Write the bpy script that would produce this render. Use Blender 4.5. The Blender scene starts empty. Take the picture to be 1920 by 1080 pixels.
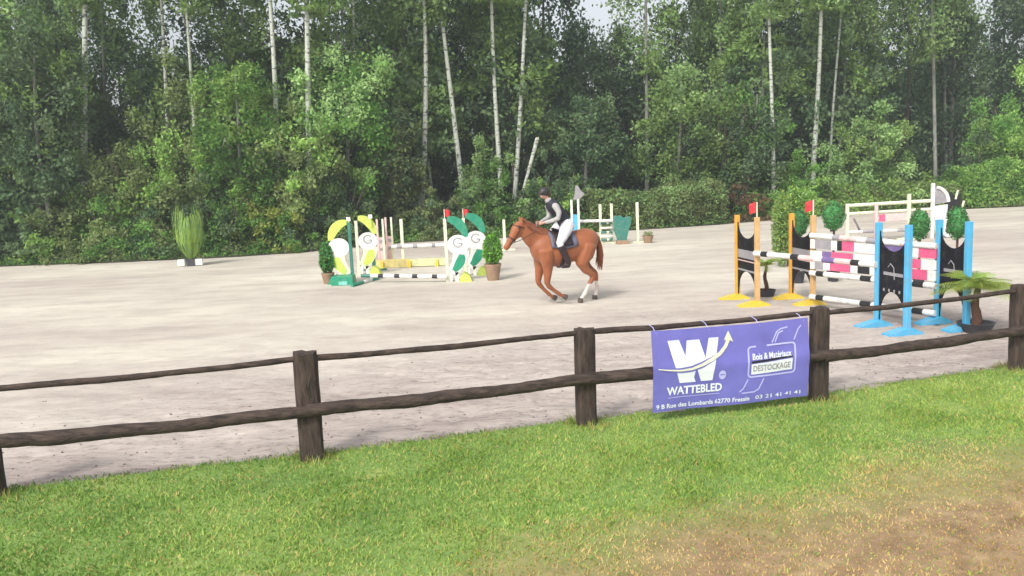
import bpy, math, random
import numpy as np
from mathutils import Vector, Matrix, Euler
R = math.radians
scene = bpy.context.scene
col = scene.collection

# ------------------------------------------------------------------ camera
CAM_H = 2.75
cam_d = bpy.data.cameras.new("camera"); cam = bpy.data.objects.new("camera", cam_d); col.objects.link(cam)
cam_d.sensor_width = 36; cam_d.lens = 29.96; cam_d.clip_end = 1500; cam_d.clip_start = 0.05
CAM_M = Euler((R(90 - 8.0), 0, 0)).to_matrix() @ Matrix.Rotation(R(-2.5), 3, 'Z')
cam.matrix_world = Matrix.Translation((0, 0, CAM_H)) @ CAM_M.to_4x4()
scene.camera = cam
# ------------------------------------------------------------------ sky, sun, exposure
SUN_EL, SUN_AZ = R(44), R(212)      # azimuth measured clockwise from +Y
w = bpy.data.worlds.new("World"); scene.world = w; w.use_nodes = True
nt = w.node_tree; bg = nt.nodes['Background']
sky = nt.nodes.new('ShaderNodeTexSky'); sky.sky_type = 'NISHITA'; sky.sun_disc = False
sky.sun_elevation = SUN_EL; sky.sun_rotation = SUN_AZ; sky.air_density = 1.0; sky.dust_density = 4.0; sky.ozone_density = 1.0
hs = nt.nodes.new('ShaderNodeHueSaturation'); hs.inputs['Saturation'].default_value = 0.28
nt.links.new(sky.outputs[0], hs.inputs['Color']); nt.links.new(hs.outputs[0], bg.inputs['Color'])
bg.inputs['Strength'].default_value = 0.15
sd = bpy.data.lights.new("sun", 'SUN'); sun = bpy.data.objects.new("sun", sd); col.objects.link(sun)
sd.energy = 1.5; sd.angle = R(10); sd.color = (1.0, 0.96, 0.9)
dirv = Vector((math.sin(SUN_AZ) * math.cos(SUN_EL), math.cos(SUN_AZ) * math.cos(SUN_EL), math.sin(SUN_EL)))
sun.rotation_euler = dirv.to_track_quat('Z', 'Y').to_euler()
scene.view_settings.view_transform = 'Standard'; scene.view_settings.look = 'None'
scene.view_settings.gamma = 1; scene.view_settings.exposure = 0.62
scene.cycles.max_bounces = 5; scene.cycles.diffuse_bounces = 3; scene.cycles.transparent_max_bounces = 8

# ------------------------------------------------------------------ helpers
F = 1598.0
HAZE = 0.0020
def ray(px, py):
    return CAM_M @ Vector(((px - 960) / F, (540 - py) / F, -1.0))
def at(px, py, z=0.0):                    # ground point seen at a photo pixel
    d = ray(px, py); t = (z - CAM_H) / d.z
    return Vector((d.x * t, d.y * t, z))
def atY(px, py, Y):                       # point at depth Y
    d = ray(px, py); t = Y / d.y
    return Vector((d.x * t, Y, CAM_H + d.z * t))

def proj(v):
    q = CAM_M.transposed() @ (Vector(v) - Vector((0, 0, CAM_H))); return 960 + F * q.x / -q.z, 540 - F * q.y / -q.z
def nodemat(name):
    m = bpy.data.materials.new(name); m.use_nodes = True
    n = m.node_tree; b = n.nodes['Principled BSDF']
    return m, n, b
def mat(name, c, rough=0.6, var=0.25, scale=6.0, metal=0.0, bump=0.0, bscale=40.0, c2=None, spec=0.4, stretch=(1, 1, 1), dirt=0.0):
    m, n, b = nodemat(name)
    tc = n.nodes.new('ShaderNodeTexCoord'); mp = n.nodes.new('ShaderNodeMapping'); mp.inputs['Scale'].default_value = stretch
    n.links.new(tc.outputs['Object'], mp.inputs['Vector'])
    no = n.nodes.new('ShaderNodeTexNoise'); no.inputs['Scale'].default_value = scale; no.inputs['Detail'].default_value = 5; no.inputs['Roughness'].default_value = 0.65
    n.links.new(mp.outputs[0], no.inputs['Vector'])
    cr = n.nodes.new('ShaderNodeValToRGB')
    cr.color_ramp.elements[0].position = 0.3; cr.color_ramp.elements[1].position = 0.7
    if c2 is None:
        a = [max(0, v * (1 - var)) for v in c]; bb = [min(1, v * (1 + var)) for v in c]
    else: a, bb = c, c2
    cr.color_ramp.elements[0].color = (*a, 1); cr.color_ramp.elements[1].color = (*bb, 1)
    n.links.new(no.outputs[0], cr.inputs[0]); n.links.new(cr.outputs[0], b.inputs['Base Color'])
    if dirt:
        n3 = n.nodes.new('ShaderNodeTexNoise'); n3.inputs['Scale'].default_value = 11; n3.inputs['Detail'].default_value = 8; n3.inputs['Roughness'].default_value = 0.75; n.links.new(mp.outputs[0], n3.inputs['Vector'])
        c3 = n.nodes.new('ShaderNodeValToRGB'); c3.color_ramp.elements[0].position = 0.50; c3.color_ramp.elements[1].position = 0.66; c3.color_ramp.elements[0].color = (0, 0, 0, 1); c3.color_ramp.elements[1].color = (dirt, dirt, dirt, 1)
        n.links.new(n3.outputs[0], c3.inputs[0]); mx = n.nodes.new('ShaderNodeMix'); mx.data_type = 'RGBA'; n.links.new(c3.outputs[0], mx.inputs[0]); n.links.new(cr.outputs[0], mx.inputs[6]); mx.inputs[7].default_value = (0.30, 0.26, 0.22, 1); n.links.new(mx.outputs[2], b.inputs['Base Color'])
    b.inputs['Roughness'].default_value = rough; b.inputs['Metallic'].default_value = metal
    b.inputs['Specular IOR Level'].default_value = spec
    if bump:
        n2 = n.nodes.new('ShaderNodeTexNoise'); n2.inputs['Scale'].default_value = bscale; n2.inputs['Detail'].default_value = 4
        n.links.new(mp.outputs[0], n2.inputs['Vector'])
        bp = n.nodes.new('ShaderNodeBump'); bp.inputs['Strength'].default_value = bump; bp.inputs['Distance'].default_value = 0.02
        n.links.new(n2.outputs[0], bp.inputs['Height']); n.links.new(bp.outputs[0], b.inputs['Normal'])
    return m
def leafmat(name, c1, c2, scale=0.6, trans=0.35):
    m, n, b = nodemat(name)
    tc = n.nodes.new('ShaderNodeTexCoord'); no = n.nodes.new('ShaderNodeTexNoise'); no.inputs['Scale'].default_value = scale; no.inputs['Detail'].default_value = 3
    n.links.new(tc.outputs['Object'], no.inputs['Vector'])
    cr = n.nodes.new('ShaderNodeValToRGB'); cr.color_ramp.elements[0].position = 0.35; cr.color_ramp.elements[1].position = 0.65
    cr.color_ramp.elements[0].color = (*c1, 1); cr.color_ramp.elements[1].color = (*c2, 1)
    n.links.new(no.outputs[0], cr.inputs[0])
    oi = n.nodes.new('ShaderNodeObjectInfo'); mr = n.nodes.new('ShaderNodeMapRange'); mr.inputs['To Min'].default_value = 0.75; mr.inputs['To Max'].default_value = 1.25
    n.links.new(oi.outputs['Random'], mr.inputs['Value'])
    h = n.nodes.new('ShaderNodeHueSaturation'); n.links.new(cr.outputs[0], h.inputs['Color']); n.links.new(mr.outputs[0], h.inputs['Value'])
    n.links.new(h.outputs[0], b.inputs['Base Color']); b.inputs['Roughness'].default_value = 0.7; b.inputs['Specular IOR Level'].default_value = 0.15
    tr = n.nodes.new('ShaderNodeBsdfTranslucent'); n.links.new(h.outputs[0], tr.inputs['Color'])
    mx = n.nodes.new('ShaderNodeMixShader'); mx.inputs[0].default_value = trans
    out = n.nodes['Material Output']
    n.links.new(b.outputs[0], mx.inputs[1]); n.links.new(tr.outputs[0], mx.inputs[2]); n.links.new(mx.outputs[0], out.inputs['Surface'])
    return m

def tag(o, label=None, cat=None, group=None, kind=None):
    if label: o['label'] = label
    if cat: o['category'] = cat
    if group: o['group'] = group
    if kind: o['kind'] = kind
    return o
def empty(name, loc, rz=0.0, label=None, cat=None, group=None):
    o = bpy.data.objects.new(name, None); col.objects.link(o); o.location = loc; o.rotation_euler = (0, 0, rz); o.empty_display_size = 0.2
    return tag(o, label, cat, group)
def link(name, me, mats, parent=None, smooth=False):
    o = bpy.data.objects.new(name, me); col.objects.link(o)
    for m in (mats if isinstance(mats, (list, tuple)) else [mats]): me.materials.append(m)
    if smooth: me.polygons.foreach_set('use_smooth', [True] * len(me.polygons))
    if parent: o.parent = parent
    return o
def perp(d):
    d = d.normalized(); up = Vector((0, 0, 1)) if abs(d.z) < 0.95 else Vector((1, 0, 0))
    a = d.cross(up).normalized(); return a, a.cross(d).normalized()
class MB:
    def __init__(s): s.v = []; s.f = []; s.mi = []
    def add(s, vs, fs, mi=0):
        k = len(s.v); s.v += [tuple(v) for v in vs]; s.f += [tuple(i + k for i in f) for f in fs]; s.mi += [mi] * len(fs); return s
    def box(s, c, size, mi=0, M=None, taper=1.0):
        vs = []
        for z in (-1, 1):
            t = taper if z > 0 else 1
            for x, y in ((-1, -1), (1, -1), (1, 1), (-1, 1)):
                p = Vector((x * size[0] / 2 * t, y * size[1] / 2 * t, z * size[2] / 2))
                if M: p = M @ p
                vs.append(p + Vector(c))
        return s.add(vs, [(3, 2, 1, 0), (4, 5, 6, 7), (0, 1, 5, 4), (1, 2, 6, 5), (2, 3, 7, 6), (3, 0, 4, 7)], mi)
    def tube(s, pts, rad, seg=8, mi=0, flat=1.0, segm=None):
        pts = [Vector(p) for p in pts]; n = len(pts)
        if not isinstance(rad, (list, tuple)): rad = [rad] * n
        vs = []; a0 = None
        for i, p in enumerate(pts):
            d = pts[min(i + 1, n - 1)] - pts[max(i - 1, 0)]
            if a0 is None: a, b = perp(d)
            else:
                a = (a0 - d.normalized() * a0.dot(d.normalized())).normalized(); b = a.cross(d.normalized()).normalized()
            a0 = a
            for k in range(seg):
                t = 2 * math.pi * k / seg
                vs.append(p + a * math.cos(t) * rad[i] + b * math.sin(t) * rad[i] * flat)
        fs = [tuple(range(seg))[::-1], tuple((n - 1) * seg + k for k in range(seg))]; ms = [segm[0] if segm else mi, segm[-1] if segm else mi]
        for i in range(n - 1):
            for k in range(seg):
                fs.append((i * seg + k, i * seg + (k + 1) % seg, (i + 1) * seg + (k + 1) % seg, (i + 1) * seg + k)); ms.append(segm[i] if segm else mi)
        k0 = len(s.v); s.add(vs, fs, mi); s.mi[-len(fs):] = ms; return s
    def lathe(s, prof, c=(0, 0, 0), seg=16, mi=0):
        vs = []; c = Vector(c)
        for r, z in prof:
            for k in range(seg):
                t = 2 * math.pi * k / seg; vs.append(c + Vector((r * math.cos(t), r * math.sin(t), z)))
        n = len(prof); fs = [tuple(range(seg))[::-1], tuple((n - 1) * seg + k for k in range(seg))]
        for i in range(n - 1):
            for k in range(seg): fs.append((i * seg + k, i * seg + (k + 1) % seg, (i + 1) * seg + (k + 1) % seg, (i + 1) * seg + k))
        return s.add(vs, fs, mi)
    def prism(s, outline, y0, y1, mi=0):   # outline in xz
        n = len(outline)
        vs = [Vector((x, y0, z)) for x, z in outline] + [Vector((x, y1, z)) for x, z in outline]
        fs = [tuple(range(n)), tuple(range(2 * n - 1, n - 1, -1))] + [(i, i + n, (i + 1) % n + n, (i + 1) % n) for i in range(n)]
        return s.add(vs, fs, mi)
    def ell(s, c, r, seg=14, rings=9, mi=0, M=None):
        vs = []; c = Vector(c)
        for i in range(rings + 1):
            ph = math.pi * i / rings
            for k in range(seg):
                t = 2 * math.pi * k / seg; p = Vector((r[0] * math.sin(ph) * math.cos(t), r[1] * math.sin(ph) * math.sin(t), r[2] * math.cos(ph)))
                vs.append(c + (M @ p if M else p))
        fs = []
        for i in range(rings):
            for k in range(seg): fs.append((i * seg + k, (i + 1) * seg + k, (i + 1) * seg + (k + 1) % seg, i * seg + (k + 1) % seg))
        return s.add(vs, fs, mi)
    def build(s, name, mats, parent=None, smooth=False, loc=None, bevel=0.0):
        me = bpy.data.meshes.new(name); me.from_pydata(s.v, [], s.f); me.update()
        o = link(name, me, mats, parent, smooth); me.polygons.foreach_set('material_index', s.mi)
        if smooth:
            try: me.set_sharp_from_angle(angle=R(40))
            except Exception: pass
        if loc is not None: o.location = loc
        if bevel:
            b = o.modifiers.new('bevel', 'BEVEL'); b.width = bevel; b.segments = 2; b.limit_method = 'ANGLE'
        return o
def vnoise(x, y, scale, seed=0, octs=3):
    x = np.asarray(x, float); y = np.asarray(y, float); out = np.zeros_like(x); amp = 1; tot = 0
    for o in range(octs):
        X = x * scale * 2 ** o + 57.1 * o; Y = y * scale * 2 ** o + 13.7 * o; xi = np.floor(X); yi = np.floor(Y); fx = X - xi; fy = Y - yi
        fx = fx * fx * (3 - 2 * fx); fy = fy * fy * (3 - 2 * fy)
        def h(a, b):
            q = np.sin(a * 127.1 + b * 311.7 + seed * 74.7) * 43758.5453; return q - np.floor(q)
        v = (h(xi, yi) * (1 - fx) + h(xi + 1, yi) * fx) * (1 - fy) + (h(xi, yi + 1) * (1 - fx) + h(xi + 1, yi + 1) * fx) * fy
        out += v * amp; tot += amp; amp *= 0.5
    return out / tot
def quads_mesh(name, P, matidx=None):      # P: (n,4,3)
    n = len(P); me = bpy.data.meshes.new(name)
    me.vertices.add(n * 4); me.vertices.foreach_set('co', P.reshape(-1).astype(np.float32))
    me.loops.add(n * 4); me.loops.foreach_set('vertex_index', np.arange(n * 4, dtype=np.int32))
    me.polygons.add(n); me.polygons.foreach_set('loop_start', np.arange(0, n * 4, 4, dtype=np.int32))
    try: me.polygons.foreach_set('loop_total', np.full(n, 4, dtype=np.int32))
    except Exception: pass
    if matidx is not None: me.polygons.foreach_set('material_index', matidx.astype(np.int32))
    me.update(calc_edges=True); return me
def leaves(rng, C, size, aspect=0.45, droop=0.0, outward=None):
    n = len(C); d = rng.normal(size=(n, 3)); d[:, 2] -= droop
    if outward is not None: d += outward
    d /= np.linalg.norm(d, axis=1, keepdims=True) + 1e-9
    r = rng.normal(size=(n, 3)) * 0.55 + np.array([0, -0.15, 0.75]); s = np.cross(d, r); s /= np.linalg.norm(s, axis=1, keepdims=True) + 1e-9
    L = (size * rng.uniform(0.6, 1.3, n))[:, None]; W = L * aspect
    return np.stack([C - d * L / 2, C + s * W / 2, C + d * L / 2, C - s * W / 2], axis=1)

# ------------------------------------------------------------------ materials
M = {}
M['wood'] = mat('weathered_wood', (0.014, 0.009, 0.008), 0.85, c2=(0.098, 0.069, 0.054), scale=8, bump=0.8, bscale=30, stretch=(3, 3, 0.6))
M['rail'] = mat('rail_wood', (0.014, 0.009, 0.008), 0.85, c2=(0.098, 0.069, 0.054), scale=8, bump=0.8, bscale=25, stretch=(0.5, 3, 3))
M['white'] = mat('white_paint', (0.78, 0.78, 0.74), 0.45, var=0.07, dirt=0.45)
M['cream'] = mat('cream_paint', (0.72, 0.74, 0.55), 0.5, var=0.08, dirt=0.45)
M['black'] = mat('black_paint', (0.02, 0.02, 0.022), 0.5)
M['panel'] = mat('dark_panel', (0.012, 0.012, 0.016), 0.7, var=0.35, spec=0.15, scale=3, dirt=0.1)
M['orange'] = mat('orange_paint', (0.72, 0.36, 0.045), 0.45, var=0.12, dirt=0.45)
M['tan'] = mat('faded_orange', (0.62, 0.38, 0.16), 0.55, var=0.15, dirt=0.45)
M['yellow'] = mat('yellow_paint', (0.78, 0.55, 0.05), 0.45, var=0.1, dirt=0.45)
M['blue'] = mat('sky_blue_paint', (0.09, 0.42, 0.68), 0.4, var=0.1, dirt=0.45)
M['red'] = mat('red_cloth', (0.62, 0.03, 0.04), 0.7, var=0.15, dirt=0.45)
M['green'] = mat('emerald_paint', (0.012, 0.26, 0.15), 0.45, var=0.12, dirt=0.45)
M['dgreen'] = mat('teal_paint', (0.03, 0.18, 0.14), 0.5, var=0.15, dirt=0.45)
M['lime'] = mat('lime_paint', (0.55, 0.68, 0.12), 0.45, var=0.12, dirt=0.45)
M['pyellow'] = mat('faded_yellow', (0.66, 0.56, 0.22), 0.6, var=0.15, dirt=0.4); M['plime'] = mat('faded_lime', (0.60, 0.62, 0.34), 0.6, var=0.15, dirt=0.4)
M['pink'] = mat('pink_paint', (0.68, 0.10, 0.22), 0.5, var=0.15, dirt=0.45)
M['ppink'] = mat('pale_pink_paint', (0.72, 0.50, 0.48), 0.5, var=0.12, dirt=0.45)
M['purple'] = mat('purple_paint', (0.17, 0.12, 0.30), 0.5, var=0.15, dirt=0.45)
M['grey'] = mat('grey_paint', (0.30, 0.29, 0.31), 0.5, var=0.2, dirt=0.45)
M['banner'] = mat('purple_vinyl', (0.165, 0.16, 0.50), 0.30, var=0.14, scale=2.2)
M['print'] = mat('white_print', (0.78, 0.82, 0.86), 0.4, var=0.03)
M['print2'] = mat('lilac_print', (0.50, 0.50, 0.85), 0.4, var=0.05)
M['arrowm'] = mat('pale_yellow_print', (0.78, 0.80, 0.55), 0.4, var=0.05)
M['pot'] = mat('terracotta_pot', (0.30, 0.20, 0.13), 0.8, var=0.2)
M['dpot'] = mat('dark_pot', (0.05, 0.05, 0.06), 0.6)
M['bark'] = mat('dark_bark', (0.05, 0.04, 0.03), 0.9, c2=(0.14, 0.12, 0.10), scale=6, bump=0.5)
M['gbark'] = mat('grey_bark', (0.12, 0.12, 0.105), 0.9, c2=(0.32, 0.32, 0.28), scale=5, bump=0.4, stretch=(1, 1, 0.5))
M['palmbark'] = mat('palm_bark', (0.09, 0.045, 0.03), 0.9, var=0.4, scale=20, bump=0.6)
# birch bark: pale with dark bands
m, n, b = nodemat('birch_bark')
tc = n.nodes.new('ShaderNodeTexCoord'); mp = n.nodes.new('ShaderNodeMapping'); mp.inputs['Scale'].default_value = (2, 2, 5)
no = n.nodes.new('ShaderNodeTexNoise'); no.inputs['Scale'].default_value = 2.2; no.inputs['Detail'].default_value = 5
cr = n.nodes.new('ShaderNodeValToRGB'); e = cr.color_ramp.elements; e[0].position = 0.36; e[0].color = (0.09, 0.09, 0.08, 1); e[1].position = 0.46; e[1].color = (0.47, 0.50, 0.43, 1)
n.links.new(tc.outputs['Object'], mp.inputs[0]); n.links.new(mp.outputs[0], no.inputs['Vector']); n.links.new(no.outputs[0], cr.inputs[0]); n.links.new(cr.outputs[0], b.inputs['Base Color']); b.inputs['Roughness'].default_value = 0.8
M['birch'] = m
L = {
 'birch1': leafmat('birch_leaf', (0.137, 0.238, 0.063), (0.286, 0.414, 0.127)),
 'birch2': leafmat('birch_leaf_pale', (0.225, 0.366, 0.131), (0.389, 0.562, 0.220)),
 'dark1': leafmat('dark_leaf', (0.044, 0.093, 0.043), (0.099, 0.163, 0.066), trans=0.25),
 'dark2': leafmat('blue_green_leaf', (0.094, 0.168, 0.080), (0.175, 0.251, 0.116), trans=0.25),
 'bush1': leafmat('bush_leaf', (0.106, 0.236, 0.050), (0.223, 0.409, 0.099), scale=1.2),
 'bush2': leafmat('bush_leaf_light', (0.198, 0.354, 0.077), (0.373, 0.562, 0.152), scale=1.2),
 'olive1': leafmat('olive_leaf', (0.159, 0.213, 0.074), (0.276, 0.348, 0.136), scale=1.2),
 'yell': leafmat('yellow_green_leaf', (0.263, 0.338, 0.062), (0.425, 0.500, 0.125), scale=1.5),
 'con1': leafmat('topiary_leaf', (0.057, 0.232, 0.064), (0.114, 0.394, 0.126), scale=4, trans=0.15),
 'conb': leafmat('bright_conifer_leaf', (0.095, 0.265, 0.024), (0.231, 0.486, 0.061), scale=4, trans=0.2),
 'palmg': leafmat('palm_green', (0.280, 0.443, 0.075), (0.455, 0.613, 0.134), scale=2),
 'rust': leafmat('rusty_leaf', (0.143, 0.094, 0.050), (0.220, 0.143, 0.077), scale=1.2),
}

# ------------------------------------------------------------------ ground
FP = [at(-14, 934), at(587, 864), at(1101, 799), at(1535, 752), at(1907, 696)]
FP = [FP[0] * 2 - FP[1]] + FP + [FP[-1] * 2 - FP[-2]]
print([tuple(round(c, 2) for c in p) for p in FP])
FX0, FX1 = FP[0], FP[-1]
def fence_y(x):
    xs = np.array([-60, FX0.x] + [p.x for p in FP[1:-1]] + [FX1.x, 60]); ys = np.array([FX0.y - (FX0.x + 60) * 0.22, FX0.y] + [p.y for p in FP[1:-1]] + [FX1.y, FX1.y + (60 - FX1.x) * 0.28])
    return np.interp(x, xs, ys)
EDGE = [at(px, py) for px, py in ((-300, 512), (0, 500), (200, 493), (400, 484), (560, 474), (760, 455), (960, 445), (1200, 431), (1350, 421), (1500, 408), (1700, 397), (1920, 387), (2200, 368))]
ex = np.array([-60] + [p.x for p in EDGE] + [70]); ey = np.array([24] + [p.y for p in EDGE] + [52])
def edge_y(x): return np.interp(x, ex, ey)
def gridmesh(name, U, V, pos, zf, mt, attr=None, smooth=True):
    u, v = np.meshgrid(np.linspace(0, 1, U), np.linspace(0, 1, V)); x, y = pos(u, v); z = zf(x, y)
    P = np.stack([x, y, z], -1).reshape(-1, 3); idx = np.arange(U * V).reshape(V, U)
    q = np.stack([idx[:-1, :-1], idx[:-1, 1:], idx[1:, 1:], idx[1:, :-1]], -1).reshape(-1, 4)
    me = bpy.data.meshes.new(name); me.from_pydata(P.tolist(), [], q.tolist()); me.update()
    if attr is not None:
        a = me.attributes.new('wear', 'FLOAT', 'POINT'); a.data.foreach_set('value', attr(P[:, 0], P[:, 1]).astype(np.float32))
    return link(name, me, mt, smooth=smooth)
def ramp(n, src, stops):
    cr = n.nodes.new('ShaderNodeValToRGB'); e = cr.color_ramp.elements
    while len(e) < len(stops): e.new(0.5)
    for i, (p, c) in enumerate(stops): e[i].position = p; e[i].color = (*c, 1)
    n.links.new(src, cr.inputs[0]); return cr
def noise(n, tc, scale, detail=5, rough=0.6, stretch=None):
    no = n.nodes.new('ShaderNodeTexNoise'); no.inputs['Scale'].default_value = scale; no.inputs['Detail'].default_value = detail; no.inputs['Roughness'].default_value = rough
    if stretch:
        mp = n.nodes.new('ShaderNodeMapping'); mp.inputs['Scale'].default_value = stretch; n.links.new(tc.outputs['Object'], mp.inputs[0]); n.links.new(mp.outputs[0], no.inputs['Vector'])
    else: n.links.new(tc.outputs['Object'], no.inputs['Vector'])
    return no
def mixc(n, f, a, b, mode='MIX'):
    mx = n.nodes.new('ShaderNodeMix'); mx.data_type = 'RGBA'; mx.blend_type = mode
    if isinstance(f, float): mx.inputs[0].default_value = f
    else: n.links.new(f, mx.inputs[0])
    for i, s in ((6, a), (7, b)):
        if isinstance(s, tuple): mx.inputs[i].default_value = (*s, 1)
        else: n.links.new(s, mx.inputs[i])
    return mx.outputs[2]
# sand
m, n, b = nodemat('arena_sand_surface'); tc = n.nodes.new('ShaderNodeTexCoord')
big = noise(n, tc, 0.18, 3, stretch=(0.6, 1.6, 1)); mid = noise(n, tc, 1.4, 6, 0.7, stretch=(0.6, 1.4, 1)); fine = noise(n, tc, 9, 6, 0.75, stretch=(0.55, 1.5, 1))
base = ramp(n, big.outputs[0], [(0.35, (0.50, 0.445, 0.385)), (0.65, (0.66, 0.615, 0.52))])
midc = ramp(n, mid.outputs[0], [(0.30, (0.80, 0.775, 0.78)), (0.56, (1.03, 1.03, 1.03))])
c1 = mixc(n, 1.0, base.outputs[0], midc.outputs[0], 'MULTIPLY')
finec = ramp(n, fine.outputs[0], [(0.34, (0.50, 0.46, 0.47)), (0.44, (0.90, 0.90, 0.90)), (0.7, (1.10, 1.10, 1.10))])
at_ = n.nodes.new('ShaderNodeAttribute'); at_.attribute_name = 'wear'
c2 = mixc(n, at_.outputs['Fac'], c1, finec.outputs[0], 'MULTIPLY')
fl2 = ramp(n, noise(n, tc, 17, 4, 0.7, stretch=(0.6, 1.3, 1)).outputs[0], [(0.33, (0.42, 0.38, 0.38)), (0.39, (1, 1, 1))])
c2 = mixc(n, at_.outputs['Fac'], c2, mixc(n, 1.0, c2, fl2.outputs[0], 'MULTIPLY'))
wet = mixc(n, at_.outputs['Fac'], (1.0, 1.0, 1.0), (0.84, 0.80, 0.84)); c3 = mixc(n, 1.0, c2, wet, 'MULTIPLY')
n.links.new(c3, b.inputs['Base Color']); b.inputs['Roughness'].default_value = 0.75; b.inputs['Specular IOR Level'].default_value = 0.25
bp = n.nodes.new('ShaderNodeBump'); bp.inputs['Strength'].default_value = 0.5; bp.inputs['Distance'].default_value = 0.03; n.links.new(fine.outputs[0], bp.inputs['Height']); n.links.new(bp.outputs[0], b.inputs['Normal'])
M['sand'] = m
def sand_pos(u, v):
    q = 2 * u - 1; x = 3 + 10.5 * q + 47 * q ** 5; y0 = fence_y(x) + 0.10; y1 = edge_y(x); return x, y0 + (y1 - y0) * v ** 1.8
def hoof(x, y):
    near = np.clip(1 - (y - fence_y(x)) / 9.0, 0, 1)
    k = vnoise(x * 0.8, y * 1.3, 2.2, 3, 4); k2 = vnoise(x, y, 5.5, 17, 3)
    return 0.006 + 0.020 * (vnoise(x, y, 0.5, 5) - 0.5) + (0.012 + 0.065 * near) * (k - 0.5) - (0.008 + 0.036 * near) * np.clip(k2 - 0.60, 0, 1) * 4 * 0.6 + (0.01 + 0.06 * near) * np.clip(0.36 - k2, 0, 1)
def sand_wear(x, y):
    d = y - fence_y(x); nn = np.clip(1.15 - d / 7.0 + (vnoise(x, y, 0.25, 8) - 0.5) * 0.9 + np.clip((x + 1) * 0.05, -0.3, 0.15), 0.12, 1); return nn
tag(gridmesh('arena_sand', 1000, 560, sand_pos, hoof, M['sand'], sand_wear), kind='structure')
# lawn
m, n, b = nodemat('lawn_surface'); tc = n.nodes.new('ShaderNodeTexCoord')
g = ramp(n, noise(n, tc, 1.1, 6).outputs[0], [(0.3, (0.12, 0.22, 0.045)), (0.55, (0.20, 0.31, 0.07)), (0.75, (0.32, 0.38, 0.11))])
dd = ramp(n, noise(n, tc, 4.0, 7, 0.7).outputs[0], [(0.3, (0.19, 0.115, 0.06)), (0.55, (0.33, 0.22, 0.12)), (0.75, (0.48, 0.36, 0.19))])
a = n.nodes.new('ShaderNodeAttribute'); a.attribute_name = 'wear'
fn = noise(n, tc, 16, 5, 0.7)
ma = n.nodes.new('ShaderNodeMath'); ma.operation = 'MULTIPLY_ADD'; ma.use_clamp = True; n.links.new(fn.outputs[0], ma.inputs[0]); ma.inputs[1].default_value = 0.8
mb2 = n.nodes.new('ShaderNodeMath'); mb2.operation = 'SUBTRACT'; n.links.new(a.outputs['Fac'], mb2.inputs[0]); mb2.inputs[1].default_value = 0.4; n.links.new(mb2.outputs[0], ma.inputs[2])
n.links.new(mixc(n, ma.outputs[0], g.outputs[0], dd.outputs[0]), b.inputs['Base Color']); b.inputs['Roughness'].default_value = 0.9
bp = n.nodes.new('ShaderNodeBump'); bp.inputs['Strength'].default_value = 0.6; bp.inputs['Distance'].default_value = 0.03; n.links.new(fn.outputs[0], bp.inputs['Height']); n.links.new(bp.outputs[0], b.inputs['Normal'])
M['lawn'] = m
def lawn_pos(u, v):
    x = -40 + 80 * (0.5 + (u - 0.5) * (0.35 + 0.65 * np.abs(2 * u - 1) ** 2)); y1 = fence_y(x) + 0.16 + 0.10 * (vnoise(x, x * 0, 1.8, 4) - 0.5); return x, y1 - (1 - v) ** 2 * 30
def wear(x, y):
    line = 5.22 + 0.51 * (x + 0.8) - 0.02 * np.clip(x, 0, 9) ** 2
    line = np.where(x < -1.0, 5.4 + 0.12 * (x + 1), line)
    d = (line - y) / 1.35; d += (vnoise(x, y, 0.8, 21, 3) - 0.5) * 1.0
    return np.clip(d + 0.30, 0, 1)
def lawn_z(x, y): return 0.022 + 0.03 * (vnoise(x, y, 0.7, 11) - 0.5) + 0.008 * (vnoise(x, y, 7, 12) - 0.5)
tag(gridmesh('lawn', 420, 260, lawn_pos, lawn_z, M['lawn'], wear), kind='structure')
# forest floor / ground to horizon
M['soil'] = mat('woodland_soil', (0.03, 0.035, 0.018), 0.95, c2=(0.075, 0.085, 0.035), scale=0.8)
gm = MB(); gm.add([(-900, -60, -0.05), (900, -60, -0.05), (900, 1200, -0.05), (-900, 1200, -0.05)], [(0, 1, 2, 3)]); tag(gm.build('ground', M['soil']), kind='structure')
tag(gridmesh('forest_floor', 200, 40, lambda u, v: (-55 + 120 * u, edge_y(-55 + 120 * u) - 0.15 + v * 40), lambda x, y: 0.03 + 0.12 * (vnoise(x, y, 0.6, 31) - 0.4) * np.clip((y - edge_y(x)) / 2, 0, 1), M['soil']), kind='structure')

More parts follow.
